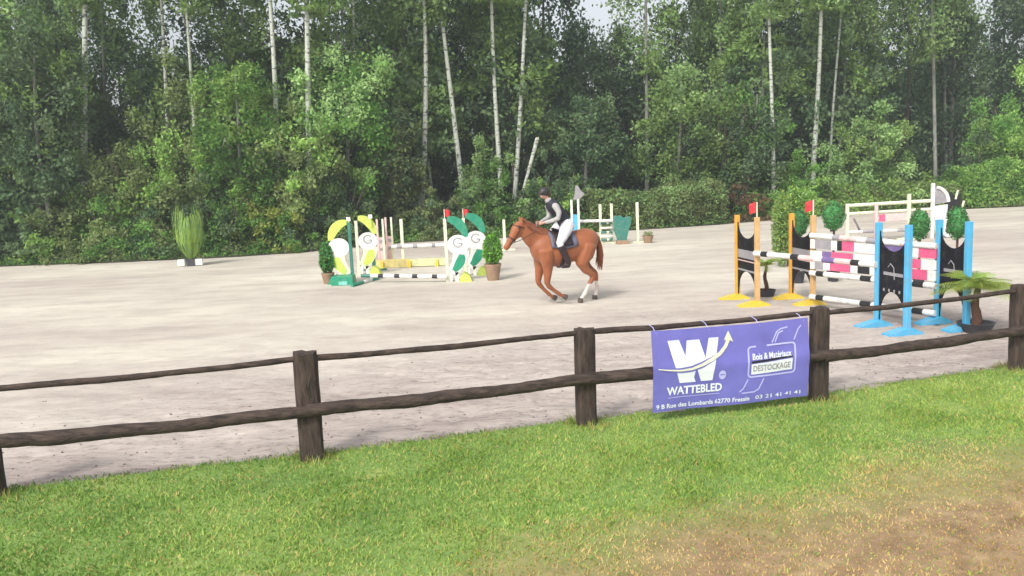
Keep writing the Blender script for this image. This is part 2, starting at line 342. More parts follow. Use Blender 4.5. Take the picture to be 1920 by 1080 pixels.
# ------------------------------------------------------------------ grass blades
rng = np.random.default_rng(5)
def blades(n, xr, sel, hmin, hmax, name, mats, label, wid=0.006, dens=None):
    x = rng.uniform(xr[0], xr[1], n); fy = fence_y(x); y = fy + 0.24 - rng.uniform(0, 1, n) ** 0.85 * 5.2
    # keep within the view wedge and a margin
    keep = (np.abs(x) < y * 0.72 + 1.0) & (y > 4.6); x = x[keep]; y = y[keep]
    wr = wear(x, y); cl = vnoise(x, y, 3.0, 41, 3)
    keep = rng.uniform(0, 1, len(x)) < np.clip((1.08 - wr) * (0.35 + 1.1 * cl), 0.42, 1); x = x[keep]; y = y[keep]; wr = wr[keep]; cl = cl[keep]
    nn = len(x); z = lawn_z(x, y) - 0.005
    hgt = rng.uniform(hmin, hmax, nn) * (1 - 0.35 * wr) * (0.6 + 0.8 * cl)
    ang = rng.uniform(0, 2 * np.pi, nn); lean = rng.uniform(0.1, 1.3, nn) * hgt; la = rng.uniform(0, 2 * np.pi, nn)
    s = np.stack([np.cos(ang), np.sin(ang), 0 * ang], -1) * (wid * rng.uniform(0.6, 1.4, nn))[:, None]
    B = np.stack([x, y, z], -1); Lv = np.stack([np.cos(la) * lean, np.sin(la) * lean, hgt], -1)
    P = np.stack([B - s, B + s, B + s * 0.6 + Lv * 0.6, B + Lv], axis=1)
    P[:, 2, 2] += 0.1 * hgt
    r = rng.uniform(0, 1, nn); pat = vnoise(x, y, 0.9, 51, 2) + 0.07 * x + 0.02; mi = np.where(r < pat * 0.85, 1, 0); mi = np.where(rng.uniform(0, 1, nn) < np.clip(wr * 1.25, 0.07, 0.80), 2, mi)
    me = quads_mesh(name, P, mi); o = link(name, me, mats); tag(o, label, 'grass', kind='stuff'); return o
gr1 = leafmat('grass_green', (0.135, 0.255, 0.045), (0.23, 0.37, 0.085), scale=1.0, trans=0.3)
gr2 = leafmat('grass_lime', (0.30, 0.41, 0.075), (0.42, 0.52, 0.14), scale=1.0, trans=0.3)
gr3 = leafmat('grass_dry', (0.42, 0.29, 0.10), (0.62, 0.46, 0.20), scale=1.0, trans=0.2)
blades(330000, (-8, 10), None, 0.016, 0.042, 'grass', [gr1, gr2, gr3], 'short green and straw coloured grass along the fence')
# longer tufts round the posts
P_ = []
for p in FP:
    n1 = 260; a_ = rng.uniform(0, 6.28, n1); r_ = 0.12 + np.abs(rng.normal(size=n1)) * 0.09; bx_ = p.x + r_ * np.cos(a_); by_ = p.y + r_ * np.sin(a_); h_ = rng.uniform(0.04, 0.13, n1); la = rng.uniform(0, 6.28, n1)
    B_ = np.stack([bx_, by_, np.full(n1, 0.0)], -1); L_ = np.stack([np.cos(la) * h_ * .5, np.sin(la) * h_ * .5, h_], -1); s_ = np.stack([np.cos(a_ + 1), np.sin(a_ + 1), 0 * a_], -1) * 0.005
    P_.append(np.stack([B_ - s_, B_ + s_, B_ + s_ * .6 + L_ * .6, B_ + L_], axis=1))
P_ = np.concatenate(P_); tag(link('grass_tufts', quads_mesh('grass_tufts', P_, rng.integers(0, 3, len(P_))), [gr1, gr2, gr3]), 'longer grass tufts round the feet of the fence posts', 'grass', kind='stuff')
# small clods and stones on the sand by the fence
n_ = 700; x = rng.uniform(-9, 12, n_); y = fence_y(x) + 0.22 + rng.exponential(1.3, n_); s = rng.uniform(0.004, 0.014, n_)
mbk = MB()
for i in range(n_):
    a_ = rng.uniform(0, 6.28); k = s[i]; M3 = Matrix.Rotation(a_, 3, 'Z')
    mbk.box((x[i], y[i], float(hoof(np.array([x[i]]), np.array([y[i]]))[0]) + k * 0.2), (k * 2.2, k * 1.5, k), M=M3, taper=0.6)
tag(mbk.build('clods', mat('dark_clod', (0.16, 0.125, 0.11), 0.9, var=0.4)), 'small dark clods scattered on the sand by the fence', 'clods', kind='stuff')

# ------------------------------------------------------------------ fence
random.seed(4)
fence = empty('wooden_fence', FP[1], 0, 'dark weathered round wood fence with two rails running along the sand arena', 'fence')
def fl(p): return Vector(p) - FP[1]
for i, p in enumerate(FP):
    mb = MB(); h = 1.07 + random.uniform(-0.02, 0.02); seg = 14; rows = 10; ph = random.uniform(0, 6)
    vs = []; w0 = (0.115, 0.113, 0.115, 0.108, 0.104, 0.104, 0.10)[i]
    dirx = (FP[min(i + 1, len(FP) - 1)] - FP[max(i - 1, 0)]).normalized()
    for r_ in range(rows + 1):
        z = -0.05 + (h + 0.05) * r_ / rows
        for k in range(seg):
            t = 2 * math.pi * k / seg; c, s_ = math.cos(t), math.sin(t)
            e_ = 0.55; rr = w0 / ((abs(c) ** (2 / e_) + abs(s_) ** (2 / e_)) ** (e_ / 2))
            rr *= 1 + 0.05 * math.sin(3 * t + ph + z * 2) + random.uniform(-0.018, 0.018); 
            if r_ == rows: rr *= 0.95
            zz = z + (random.uniform(-0.018, 0.012) if r_ == rows else 0)
            vs.append(Vector((0, 0, zz)) + dirx * c * rr + Vector((-dirx.y, dirx.x, 0)) * s_ * rr * 0.8)
    vs.append(Vector((0, 0, h + 0.008)))
    fs = []
    for r_ in range(rows):
        for k in range(seg): fs.append((r_ * seg + k, r_ * seg + (k + 1) % seg, (r_ + 1) * seg + (k + 1) % seg, (r_ + 1) * seg + k))
    for k in range(seg): fs.append((rows * seg + k, rows * seg + (k + 1) % seg, (rows + 1) * seg))
    mb.add([v for v in vs], fs); o = mb.build('post', M['wood'], fence, smooth=True); o.location = fl(p)
for i in range(len(FP) - 1):
    a_, c_ = FP[i], FP[i + 1]; d = (c_ - a_); nrm = Vector((d.y, -d.x, 0)).normalized()   # toward camera
    ln = d.length; a_ext = a_ ; c_ext = c_
    for z, r0, off, nm in ((0.545, 0.062, 0.115, 'lower_rail'), (1.015, 0.030, 0.0, 'top_rail')):
        z0 = z + random.uniform(-0.012, 0.012); z1 = z + random.uniform(-0.012, 0.012); ov = 0.02
        N = 34; pts = []; rad = []; o1, o2, o3 = [random.uniform(0, 6) for _ in range(3)]
        for k in range(N + 1):
            t = k / N; tt = -ov / ln + t * (1 + 2 * ov / ln) if off else t
            p = a_ + d * tt + nrm * off; jig = r0 * 0.16
            sag = -0.02 * math.sin(math.pi * t)
            p.z = z0 + (z1 - z0) * t + sag + jig * math.sin(t * 17 + o1) * 0.5 + random.uniform(-1, 1) * jig * 0.25
            pts.append(fl(p)); rad.append(r0 * (1 + 0.05 * math.sin(t * 11 + o2) + random.uniform(-0.06, 0.06)) * (1.05 - 0.12 * t))
        mb = MB(); mb.tube(pts, rad, 10, flat=1.0); mb.build(nm, M['rail'], fence, smooth=True)

# ------------------------------------------------------------------ banner
d = FP[4] - FP[3]; du = d.normalized(); nr = Vector((du.y, -du.x, 0)).normalized(); BO = FP[3] + nr * 0.205
def solve(px):
    lo, hi = 0.0, d.length + .3
    for _ in range(40):
        mid = (lo + hi) / 2
        if proj(BO + du * mid)[0] < px: lo = mid
        else: hi = mid
    return lo
ua, ub = solve(1226), solve(1517); A = BO + du * ua; blen = ub - ua; ZB, ZT = 0.125, 1.005; BH = ZT - ZB
def bsurf(u, v, off=0.0):     # metres along, metres up
    w_ = 0.006 * math.sin(u * 6.0 + 0.6) + 0.004 * math.sin(u * 14 + v * 5) + 0.012 * math.exp(-((v - 0.46) / 0.09) ** 2) - 0.03 * (abs(v - 0.46) / 0.46) ** 1.5
    z = ZB + v + 0.006 * math.sin(u * 5) * (1 - v / BH) - 0.012 * math.sin(math.pi * u / blen) * (v / BH)
    return du * u + nr * (w_ + off) + Vector((0, 0, z))
ban = empty('banner', A, 0, 'purple advertising banner with white W and arrow hung on the wooden fence', 'banner')
mb = MB(); NU, NV = 70, 30; vs = []
for side in (0, 1):
    for j in range(NV + 1):
        for i in range(NU + 1): vs.append(bsurf(i / NU * blen, j / NV * BH, -0.003 * side))
fs = []; S = (NU + 1) * (NV + 1)
for j in range(NV):
    for i in range(NU):
        q = (j * (NU + 1) + i, j * (NU + 1) + i + 1, (j + 1) * (NU + 1) + i + 1, (j + 1) * (NU + 1) + i); fs.append(q); fs.append(tuple(S + k for k in q[::-1]))
mb.add(vs, fs); mb.build('sheet', M['banner'], ban, smooth=True)
for k in (0.03, 0.36, 0.68, 0.97):
    t = MB(); p = bsurf(k * blen, BH - 0.03, 0.004); q = bsurf(k * blen, BH, 0) ; q = Vector((q.x, q.y, 1.035)) - nr * 0.19
    t.tube([p, (p + q) / 2 + Vector((0, 0, 0.02)), q], 0.004, 5); t.build('tie', M['print2'], ban)
def bprint(name, vs2, fs2, mt, off=0.004, th=0.0015):     # flat 2D shape subdivided onto sheet
    mb = MB(); n0 = len(vs2)
    mb.add([bsurf(x, y, off) for x, y in vs2], fs2); return mb.build(name, mt, ban)
def strip(pts, wds):          # 2D ribbon
    vs = []; n0 = len(pts)
    for i, (x, y) in enumerate(pts):
        x0, y0 = pts[max(i - 1, 0)]; x1, y1 = pts[min(i + 1, n0 - 1)]; L_ = math.hypot(x1 - x0, y1 - y0) or 1; nx, ny = -(y1 - y0) / L_, (x1 - x0) / L_
        w_ = wds[i] if isinstance(wds, list) else wds
        vs += [(x - nx * w_ / 2, y - ny * w_ / 2), (x + nx * w_ / 2, y + ny * w_ / 2)]
    return vs, [(2 * i, 2 * i + 2, 2 * i + 3, 2 * i + 1) for i in range(n0 - 1)]
def lerp_pts(pts, k=10):
    out = []
    for i in range(len(pts) - 1):
        for j in range(k): out.append((pts[i][0] + (pts[i + 1][0] - pts[i][0]) * j / k, pts[i][1] + (pts[i + 1][1] - pts[i][1]) * j / k))
    return out + [pts[-1]]
def uv(px, py): # banner picture coordinates (0..1) to metres
    return px * blen, (1 - py) * BH
def text(body, u0, v0, u1, v1, name, mt, bold=0.0, off=0.005):
    cu = bpy.data.curves.new('t', 'FONT'); cu.body = body; cu.size = 1; cu.offset = bold; cu.resolution_u = 2
    ob = bpy.data.objects.new('t', cu); col.objects.link(ob); bpy.context.view_layer.update()
    me = bpy.data.meshes.new_from_object(ob.evaluated_get(bpy.context.evaluated_depsgraph_get())); bpy.data.objects.remove(ob)
    xs = [v.co.x for v in me.vertices]; ys = [v.co.y for v in me.vertices]; x0, x1 = min(xs), max(xs); y0, y1 = min(ys), max(ys)
    for v in me.vertices:
        tx = (v.co.x - x0) / (x1 - x0); ty = (v.co.y - y0) / (y1 - y0); a0, b0 = uv(u0 + (u1 - u0) * tx, v1 + (v0 - v1) * ty); v.co = bsurf(a0, b0, off)
    me.materials.clear(); return link(name, me, mt, ban)
# big W of three broken strokes, in banner fractions
for q in ([(0.095, 0.15), (0.155, 0.14), (0.285, 0.80 - 0.06), (0.20, 0.80 - 0.05)],):
    pass
def quadp(P, nm='monogram', mt=None, off=0.004):
    k = 8; vs = []; fs = []
    for j in range(k + 1):
        for i in range(k + 1):
            s, t = i / k, j / k; x = (P[0][0] * (1 - s) + P[1][0] * s) * (1 - t) + (P[3][0] * (1 - s) + P[2][0] * s) * t; y = (P[0][1] * (1 - s) + P[1][1] * s) * (1 - t) + (P[3][1] * (1 - s) + P[2][1] * s) * t
            vs.append(uv(x, y))
    for j in range(k):
        for i in range(k): fs.append((j * (k + 1) + i, (j + 1) * (k + 1) + i, (j + 1) * (k + 1) + i + 1, j * (k + 1) + i + 1))
    return vs, fs
WV, WF = [], []
for P in ([(0.095, 0.13), (0.165, 0.125), (0.265, 0.66), (0.165, 0.66)], [(0.215, 0.14), (0.295, 0.14), (0.25, 0.66), (0.180, 0.66)],
          [(0.2151, 0.141), (0.295, 0.141), (0.375, 0.66), (0.30, 0.66)], [(0.355, 0.13), (0.415, 0.13), (0.374, 0.66), (0.301, 0.66)]):
    v_, f_ = quadp(P); WF += [tuple(i + len(WV) for i in f) for f in f_]; WV += v_
bprint('monogram', WV, WF, M['print'], 0.0035)
arc = [uv(x, y) for x, y in ((0.03, 0.46), (0.10, 0.485), (0.17, 0.50), (0.24, 0.49), (0.31, 0.45), (0.37, 0.395), (0.42, 0.33), (0.455, 0.25), (0.48, 0.15))]
sm = lerp_pts(arc, 5); nS = len(sm)
v_, f_ = strip(sm, [0.018 + 0.050 * math.sin(math.pi * min(1, i / nS * 1.2)) * 1 for i in range(nS)]); bprint('arrow_outline', v_, f_, M['banner'], 0.0055)
v_, f_ = strip(sm, [0.008 + 0.030 * min(1, i / nS * 1.6) for i in range(nS)]); k = len(v_)
tipb = [uv(0.448, 0.17), uv(0.478, 0.06), uv(0.507, 0.20), uv(0.478, 0.165)]
bprint('arrow', v_ + tipb, f_ + [(k, k + 3, k + 1), (k + 3, k + 2, k + 1)], M['arrowm'], 0.0075)
circ = [uv(0.435 + 0.022 * math.cos(t), 0.60 + 0.058 * math.sin(t)) for t in np.linspace(0, 2 * math.pi, 20)[:-1]]
bprint('round_mark', circ, [tuple(range(len(circ)))], M['print2'], 0.0045)
v_, f_ = strip([uv(0.421, 0.60), uv(0.449, 0.595)], 0.012); bprint('mark_bar', v_, f_, M['banner'], 0.0065)
text('WATTEBLED', 0.085, 0.70, 0.435, 0.805, 'lettering', M['print'], 0.03)
v_, f_ = strip(lerp_pts([uv(0.09, 0.835), uv(0.42, 0.835)], 10), 0.007); bprint('underline', v_, f_, M['print2'], 0.004)
# right emblem: rounded box with curling bars
def rrect(x0, y0, x1, y1, r=0.02):
    pts = []
    for cx, cy, a0 in ((x1 - r, y0 + r * 2, -90), (x1 - r, y1 - r * 2, 0), (x0 + r, y1 - r * 2, 90), (x0 + r, y0 + r * 2, 180)):
        for k in range(5):
            a_ = R(a0 + 90 * k / 4); pts.append(uv(cx + r * math.cos(a_), cy + 2 * r * math.sin(a_)))
    return pts
pts = rrect(0.60, 0.285, 0.905, 0.665); pts.append(pts[0]); v_, f_ = strip(lerp_pts(pts, 2), 0.018); bprint('emblem_frame', v_, f_, M['print2'], 0.004)
v_, f_ = quadp([(0.618, 0.50), (0.887, 0.48), (0.887, 0.625), (0.618, 0.635)]); bprint('emblem_band', v_, f_, M['print'], 0.0045)
v_, f_ = quadp([(0.618, 0.465), (0.887, 0.44), (0.887, 0.465), (0.618, 0.49)]); bprint('emblem_line', v_, f_, M['black'], 0.0045)
for P in ([(0.755, 0.26), (0.79, 0.13), (0.815, 0.10), (0.86, 0.085)], [(0.60, 0.69), (0.57, 0.80), (0.545, 0.84)], [(0.775, 0.26), (0.80, 0.15), (0.83, 0.125)], [(0.56, 0.86), (0.64, 0.86), (0.67, 0.83), (0.70, 0.70)], [(0.90, 0.25), (0.93, 0.12), (0.95, 0.085)]):
    v_, f_ = strip(lerp_pts([uv(*p) for p in P], 5), 0.014); bprint('emblem_curl', v_, f_, M['print2'], 0.004)
text('Bois & Matériaux', 0.625, 0.37, 0.88, 0.45, 'lettering', M['print'], 0.02)
text('DESTOCKAGE', 0.63, 0.52, 0.875, 0.60, 'lettering', M['grey'], 0.02, 0.0065)
text('9 B Rue des Lombards 62770 Fressin', 0.02, 0.905, 0.61, 0.965, 'lettering', M['print'], 0.02)
text('03 21 41 41 41', 0.65, 0.91, 0.95, 0.96, 'lettering', M['print'], 0.01)

# ------------------------------------------------------------------ show-jumping wings and poles
def frame(o, p, q): o.location = p; d = q - p; o.rotation_euler = (0, 0, math.atan2(d.y, d.x)); return d.length
def wing(pL, pR, colr, colr2, H, label, lighter=False):
    o = empty('jump_wing', pL, 0, label, 'jump stand', 'dark panelled jump stands'); wd = frame(o, pL, pR)
    for x, c in ((0, colr), (wd, colr2)):
        mb = MB(); mb.box((x, 0, H / 2), (0.085, 0.085, H)); mb.build('post', M[c], o, bevel=0.008)
    # panel with concave top and arched bottom
    x0, x1 = 0.0430, wd - 0.0430; xc = (x0 + x1) / 2; hw = (x1 - x0) / 2; out = []
    zt, zb = H - 0.13, 0.12
    for k in range(17):
        t = math.pi * k / 16; out.append((xc - hw * math.cos(t), zt - 0.30 * math.sin(t) ** 0.9 - 0.0))
    for k in range(17):
        t = math.pi * k / 16; out.append((xc + hw * 0.98 * math.cos(t), zb + 0.48 * math.sin(t) ** 0.8))
    mb = MB(); nn = 17   # strips so that the concave outline triangulates cleanly
    top = out[:17]; bot = out[17:][::-1]; vs = []
    for y in (-0.012, 0.012):
        for a_, b_ in zip(top, bot): vs += [(a_[0], y, a_[1]), (b_[0], y, b_[1])]
    fs = []
    for i in range(16):
        a0 = 2 * i; fs.append((a0, a0 + 1, a0 + 3, a0 + 2)); fs.append((34 + a0, 34 + a0 + 2, 34 + a0 + 3, 34 + a0 + 1))
        fs.append((a0, a0 + 2, 34 + a0 + 2, 34 + a0)); fs.append((a0 + 1, 34 + a0 + 1, 34 + a0 + 3, a0 + 3))
    mb.add(vs, fs); pan = mb.build('panel', M['panel'], o)
    # printed bands
    for z, hh, c in (((0.93, 0.16, 'grey'), (0.80, 0.02, 'ppink'), (0.62, 0.035, 'grey')) if colr == 'orange' else ((0.86, 0.10, 'gpr'), (0.70, 0.03, 'ppink'))):
        if c == 'gpr':
            mb = MB()
            for i in range(4): mb.box((xc - hw * 0.6 + i * hw * 0.4, -0.0145, 0.62), (0.035, 0.004, 0.045))
            mb.tube([(xc - hw * 0.3, -0.015, 0.98), (xc - hw * 0.1, -0.015, 1.04), (xc + hw * .15, -0.015, 0.98), (xc + hw * .2, -0.015, 0.80)], 0.008, 5)
            mb.box((xc + hw * 0.1, -0.0145, 0.88), (hw * 1.5, 0.004, 0.05)); mb.build('print', M['grey'], pan)
        elif z > 0.75 or colr == 'orange':
            mb = MB(); mb.box((xc, -0.0145, z), (hw * 1.9, 0.004, hh)); mb.build('band', M[c], pan)
    # feet: flat boards across both posts and a low plinth
    for x in (0, wd):
        mb = MB(); mb.prism([(-0.22, 0.0), (0.36, 0.0), (0.36, 0.03), (0.06, 0.10), (-0.06, 0.10), (-0.22, 0.03)], -0.05, 0.05)
        f = mb.build('foot', M[colr if colr != 'orange' else 'yellow'], o); f.location = (x, -0.0, 0.002); f.rotation_euler = (0, 0, R(-90)); f.scale = (1, 1.9, 1)
    return o, wd
def flag(p, c='red', parent=None, h=0.28):
    o = empty('flag', p, 0, None, None); st = MB(); st.tube([(0, 0, 0), (0, 0, h)], 0.012, 6); st.build('stick', M['cream'], o)
    mb = MB(); vs = []; 
    for i in range(7):
        for z in (h - 0.19, h): vs.append((0.012 + i * 0.022, 0.012 * math.sin(i * 1.1), z - 0.006 * i))
    mb.add(vs, [(2 * i, 2 * i + 2, 2 * i + 3, 2 * i + 1) for i in range(6)]); cl = mb.build('cloth', M[c], o); so = cl.modifiers.new('t', 'SOLIDIFY'); so.thickness = 0.004
    return o
wings = {}
for key, a_, b_, c1_, c2_, lab in (('o1', (1383, 561), (1420, 574), 'orange', 'tan', 'orange posted jump stand with dark panel, left of the pair'),
        ('o2', (1484, 560), (1524, 572), 'orange', 'tan', 'orange posted jump stand with dark panel, beside the leafy bush'),
        ('b1', (1645, 612), (1700, 627), 'blue', 'blue', 'sky blue jump stand with black panel, left one of two'),
        ('b2', (1757, 606), (1811, 619), 'blue', 'blue', 'sky blue jump stand with black panel, next to the potted palm')):
    pL, pR = at(*a_), at(*b_); o, wd = wing(pL, pR, c1_, c2_, 1.66, lab); wings[key] = (pL, pR)
for k, lab in (('o1', 'small red flag on the left orange jump stand'), ('o2', 'small red flag on the right orange jump stand')):
    f = flag(wings[k][1] + Vector((0, 0, 1.66))); f.rotation_euler = (0, 0, R(150)); tag(f, lab, 'flag', 'red flags on the jumps')
def pole(p, q, segs, mats, label, r=0.05, name='jump_pole', group='striped jump poles'):
    # segs list of (fraction, material index)
    o_p = Vector(p); q = Vector(q); pts = []; sm = []; acc = 0; tot = sum(s for s, _ in segs)
    pts.append(Vector((0, 0, 0)))
    for s, m_ in segs: acc += s; pts.append((q - o_p) * (acc / tot)); sm.append(m_)
    mb = MB(); mb.tube(pts, r, 12, segm=sm); o = mb.build(name, [M[c] for c in mats], smooth=True); o.location = o_p; return tag(o, label, 'jump pole', group)
def Z(v, z): return Vector((v.x, v.y, z))
O1, O2, B1, B2 = wings['o1'][1], wings['o2'][1], wings['b1'][0], wings['b2'][0]
bw = [(1, 0), (.45, 1), (1.6, 0), (.45, 1), (1.6, 0), (.45, 1), (1, 0)]
off = Vector((-0.06, -0.05, 0))
pole(Z(O1, 1.0) + off, Z(B1, 1.0) + off, [(.5, 0), (.45, 1), (1.5, 0), (.5, 1), (.9, 2), (.5, 0), (.7, 3), (.9, 2), (.45, 1), (.8, 0)], ['white', 'black', 'ppink', 'purple'], 'black white and pink pole from left orange stand to left blue stand')
pole(Z(O2, 1.30) + off, Z(B2, 1.24) + off, [(1.3, 0), (.4, 1), (.9, 2), (.5, 0), (.5, 1), (1.2, 0), (.6, 2), (1, 0)], ['white', 'grey', 'ppink'], 'white pole lying highest between the back orange and blue stands')
pole(Z(O2, 0.61) + off, Z(B2, 0.61) + off, [(.3, 0), (.35, 1), (1.6, 0), (.45, 1), (1.6, 0), (.4, 1), (.4, 0)], ['white', 'black'], 'black and white pole under the pink planks')
pole(Z(O2, 0.17) + off, Z(B2, 0.17) + off, [(.3, 0), (.35, 1), (1.6, 0), (.45, 1), (1.6, 0), (.4, 1), (.4, 0)], ['white', 'black'], 'black and white pole nearest the sand between the back stands')
def plank(p, q, h, segs, mats, label, grp='coloured planks of the jump'):
    p = Vector(p); q = Vector(q); d = q - p; ln = d.length; o = None; mb = MB(); acc = 0; tot = sum(s for s, _ in segs)
    for s, m_ in segs:
        mb.box(((acc + s / 2) / tot * ln, 0, 0), (s / tot * ln - 0.001, 0.025, h), mi=m_); acc += s
    o = mb.build('jump_plank', [M[c] for c in mats]); o.location = p; o.rotation_euler = (0, -math.asin(d.z / ln), math.atan2(d.y, d.x)); return tag(o, label, 'jump plank', grp)
plank(Z(O2, 1.15) + off, Z(B2, 1.13) + off, 0.17, [(.2, 0), (.7, 1), (.25, 0), (.2, 3), (.5, 2), (1.0, 0), (.9, 4), (.5, 0), (.6, 2)], ['white', 'grey', 'pink', 'black', 'purple'], 'white plank with grey and purple blocks, top of the three planks')
plank(Z(O2, 0.95) + off, Z(B2, 0.94) + off, 0.15, [(.5, 0), (.4, 4), (.9, 2), (1.0, 0), (.9, 4), (.6, 2), (.5, 0)], ['white', 'grey', 'pink', 'black', 'purple'], 'plank with large pink and purple blocks, middle of the three planks')
plank(Z(O2, 0.77) + off, Z(B2, 0.77) + off, 0.16, [(.2, 0), (.4, 1), (.3, 0), (.9, 2), (.3, 0), (.5, 3), (.9, 0), (1.3, 2), (.3, 0)], ['white', 'grey', 'pink', 'black', 'purple'], 'plank with grey and crimson blocks, lowest of the three planks')

# far cream-railed jump behind the blue stands
fj0, fj1 = at(1588, 452), at(1747, 447)
def stick_stand(p, h, label, c='cream', base=True, name='jump_post'):
    o = empty(name, p, 0, label, 'jump post', 'plain jump posts'); mb = MB(); mb.box((0, 0, h / 2), (0.09, 0.09, h)); mb.build('upright', M[c], o, bevel=0.006)
    mb = MB(); mb.box((0, 0, 0.03), (0.7, 0.09, 0.055)); mb.box((0, 0, 0.032), (0.088, 0.6, 0.05)); mb.build('foot', M[c], o); return o
stick_stand(fj0, 1.18, 'cream post at the left end of the far railed jump', 'cream')
stick_stand(at(1642, 451), 1.15, 'pale pink post in the far railed jump above the left blue stand', 'ppink')
stick_stand(at(1703, 449), 1.42, 'cream post in the far railed jump beside the green topiary', 'cream')
pole(Z(fj0, 1.12), Z(fj1, 1.18), [(1, 0)], ['cream'], 'cream top pole of the far railed jump', 0.055)
pole(Z(fj0, 0.86), Z(fj1, 0.92), [(1.3, 0), (1, 0)], ['cream', 'black'], 'cream second pole of the far railed jump', 0.05)
pole(Z(fj0, 0.28), Z(fj1, 0.30), [(.8, 0), (1, 1), (.8, 0), (1, 1), (.8, 0)], ['white', 'grey'], 'white and grey low pole of the far railed jump', 0.05)
pole(at(1600, 408, 0.8), at(1612, 432, 0.3), [(1, 0)], ['grey'], 'thin grey pole leaning across the far railed jump', 0.03)
plank(Z(at(1648, 451), 0.70), Z(at(1700, 449), 0.72), 0.22, [(.4, 1), (1, 0), (.5, 0)], ['ppink', 'pink'], 'pale pink plank hanging in the far railed jump', 'planks of the far jumps')
# curved white wing with fan top (right end of that jump)
o = empty('curved_jump_wing', fj1, 0, 'white curved jump stand with grey fan top behind the right blue stand', 'jump stand')
sc = (447 - 281) / 2.75
def cl(px, py): return ((px - 1747) / sc, (449 - py) / sc)
mb = MB(); mb.box((0, 0, 0.86), (0.09, 0.09, 1.72)); mb.build('post', M['white'], o)
outl = [cl(1750, 354)] + [cl(1750 + 26 * math.sin(t), 384 - 31 * math.cos(t)) for t in np.linspace(0.1, 1.5, 9)] + [cl(1750, 385)]
mb = MB(); mb.prism(outl, -0.02, 0.02); mb.build('fan', M['grey'], o)
mb = MB(); mb.tube([(x_, -0.03, z_) for x_, z_ in [cl(1751 + 25 * math.sin(t), 383 - 30 * math.cos(t)) for t in np.linspace(0.1, 1.5, 9)]], 0.055, 6); mb.build('fan_rim', M['white'], o)
outl = [cl(*p) for p in ((1750, 388), (1775, 386), (1774, 400), (1776, 415), (1784, 428), (1790, 436), (1786, 446), (1774, 447), (1763, 438), (1755, 422), (1750, 405))]
mb = MB(); mb.prism(outl, -0.03, 0.03); mb.build('curved_panel', M['white'], o)
outl = [cl(*p) for p in ((1770, 432), (1777, 434), (1781, 440), (1776, 441))]
mb = MB(); mb.prism(outl, -0.034, -0.031); mb.build('eye_mark', M['black'], o)
o = empty('dark_jump_wing', at(1784, 436), 0, 'dark jump stand with short cream tips behind the green topiary', 'jump stand')
mb = MB(); mb.prism([(-0.25, 0.0), (0.2, 0.0), (0.25, 1.0), (0.28, 1.30), (0.1, 1.18), (-0.05, 1.35), (-0.25, 1.12), (-0.3, 1.2), (-0.22, 0.8)], -0.03, 0.03); mb.build('panel', M['black'], o)
for x_, z_ in ((0.12, 1.28), (0.33, 0.92)):
    mb = MB(); mb.tube([(x_ - 0.04, -0.05, z_ - 0.18), (x_ + 0.03, -0.05, z_ + 0.12)], 0.035, 7); mb.build('tip', M['cream'], o)

# ------------------------------------------------------------------ jump behind the horse
o = empty('jump_wing', at(1080, 462), 0, 'white and blue jump stand with grey top just behind the horse', 'jump stand')
for x_ in (-0.11, 0.12):
    mb = MB(); mb.box((x_, 0, 0.8), (0.07, 0.07, 1.6)); mb.build('post', M['white'], o)
mb = MB(); mb.box((0.005, 0, 0.72), (0.155, 0.02, 0.75)); mb.build('panel', M['blue'], o)
mb = MB(); mb.prism([(-0.05, 1.6), (0.16, 1.6), (0.36, 1.78), (0.22, 1.9), (0.12, 2.08), (0.04, 2.05), (0.02, 1.8)], -0.025, 0.025); mb.build('finial', M['grey'], o)
p1 = at(1088, 460); p2 = at(1150, 457)
q1, q2 = at(1127, 457), at(1148, 456)
stick_stand(q1, 1.38, 'cream jump post, left one of the two beside the teal wing'); stick_stand(q2, 1.38, 'cream jump post touching the left edge of the teal wing')
stick_stand(at(1196, 455), 1.40, 'cream jump post right of the teal wing')
pole(Z(p1, 0.84), Z(p2, 0.80), [(1, 0)], ['white'], 'white pole above the croup of the horse')
for i, (z_, c_) in enumerate(((0.72, 'dgreen'), (0.55, 'white'), (0.40, 'dgreen'), (0.25, 'white'), (0.14, 'dgreen'))):
    pole(Z(q1, z_) + Vector((0, -0.08, 0)), Z(q2, z_) + Vector((0.0, -0.08, 0)), [(.5, 0), (.2, 1), (.3, 0)], [c_, 'cream'], '%s pole, %s of the five stacked behind the horse' % ('teal' if c_ == 'dgreen' else 'white', ('topmost', 'second from top', 'middle', 'second from bottom', 'lowest')[i]), 0.045)
o = empty('teal_jump_wing', at(1166, 458), 0, 'teal green tapered jump stand beside the cream posts', 'jump stand')
mb = MB(); mb.prism([(-0.14, 0.12), (0.16, 0.12), (0.24, 0.45), (0.34, 0.75), (0.34, 0.95), (0.05, 0.92), (0.02, 0.98), (-0.27, 0.98), (-0.27, 0.5)], -0.03, 0.03); mb.build('panel', M['dgreen'], o)
mb = MB(); mb.box((0.02, 0, 0.07), (0.4, 0.3, 0.14)); mb.build('foot', M['pot'], o)

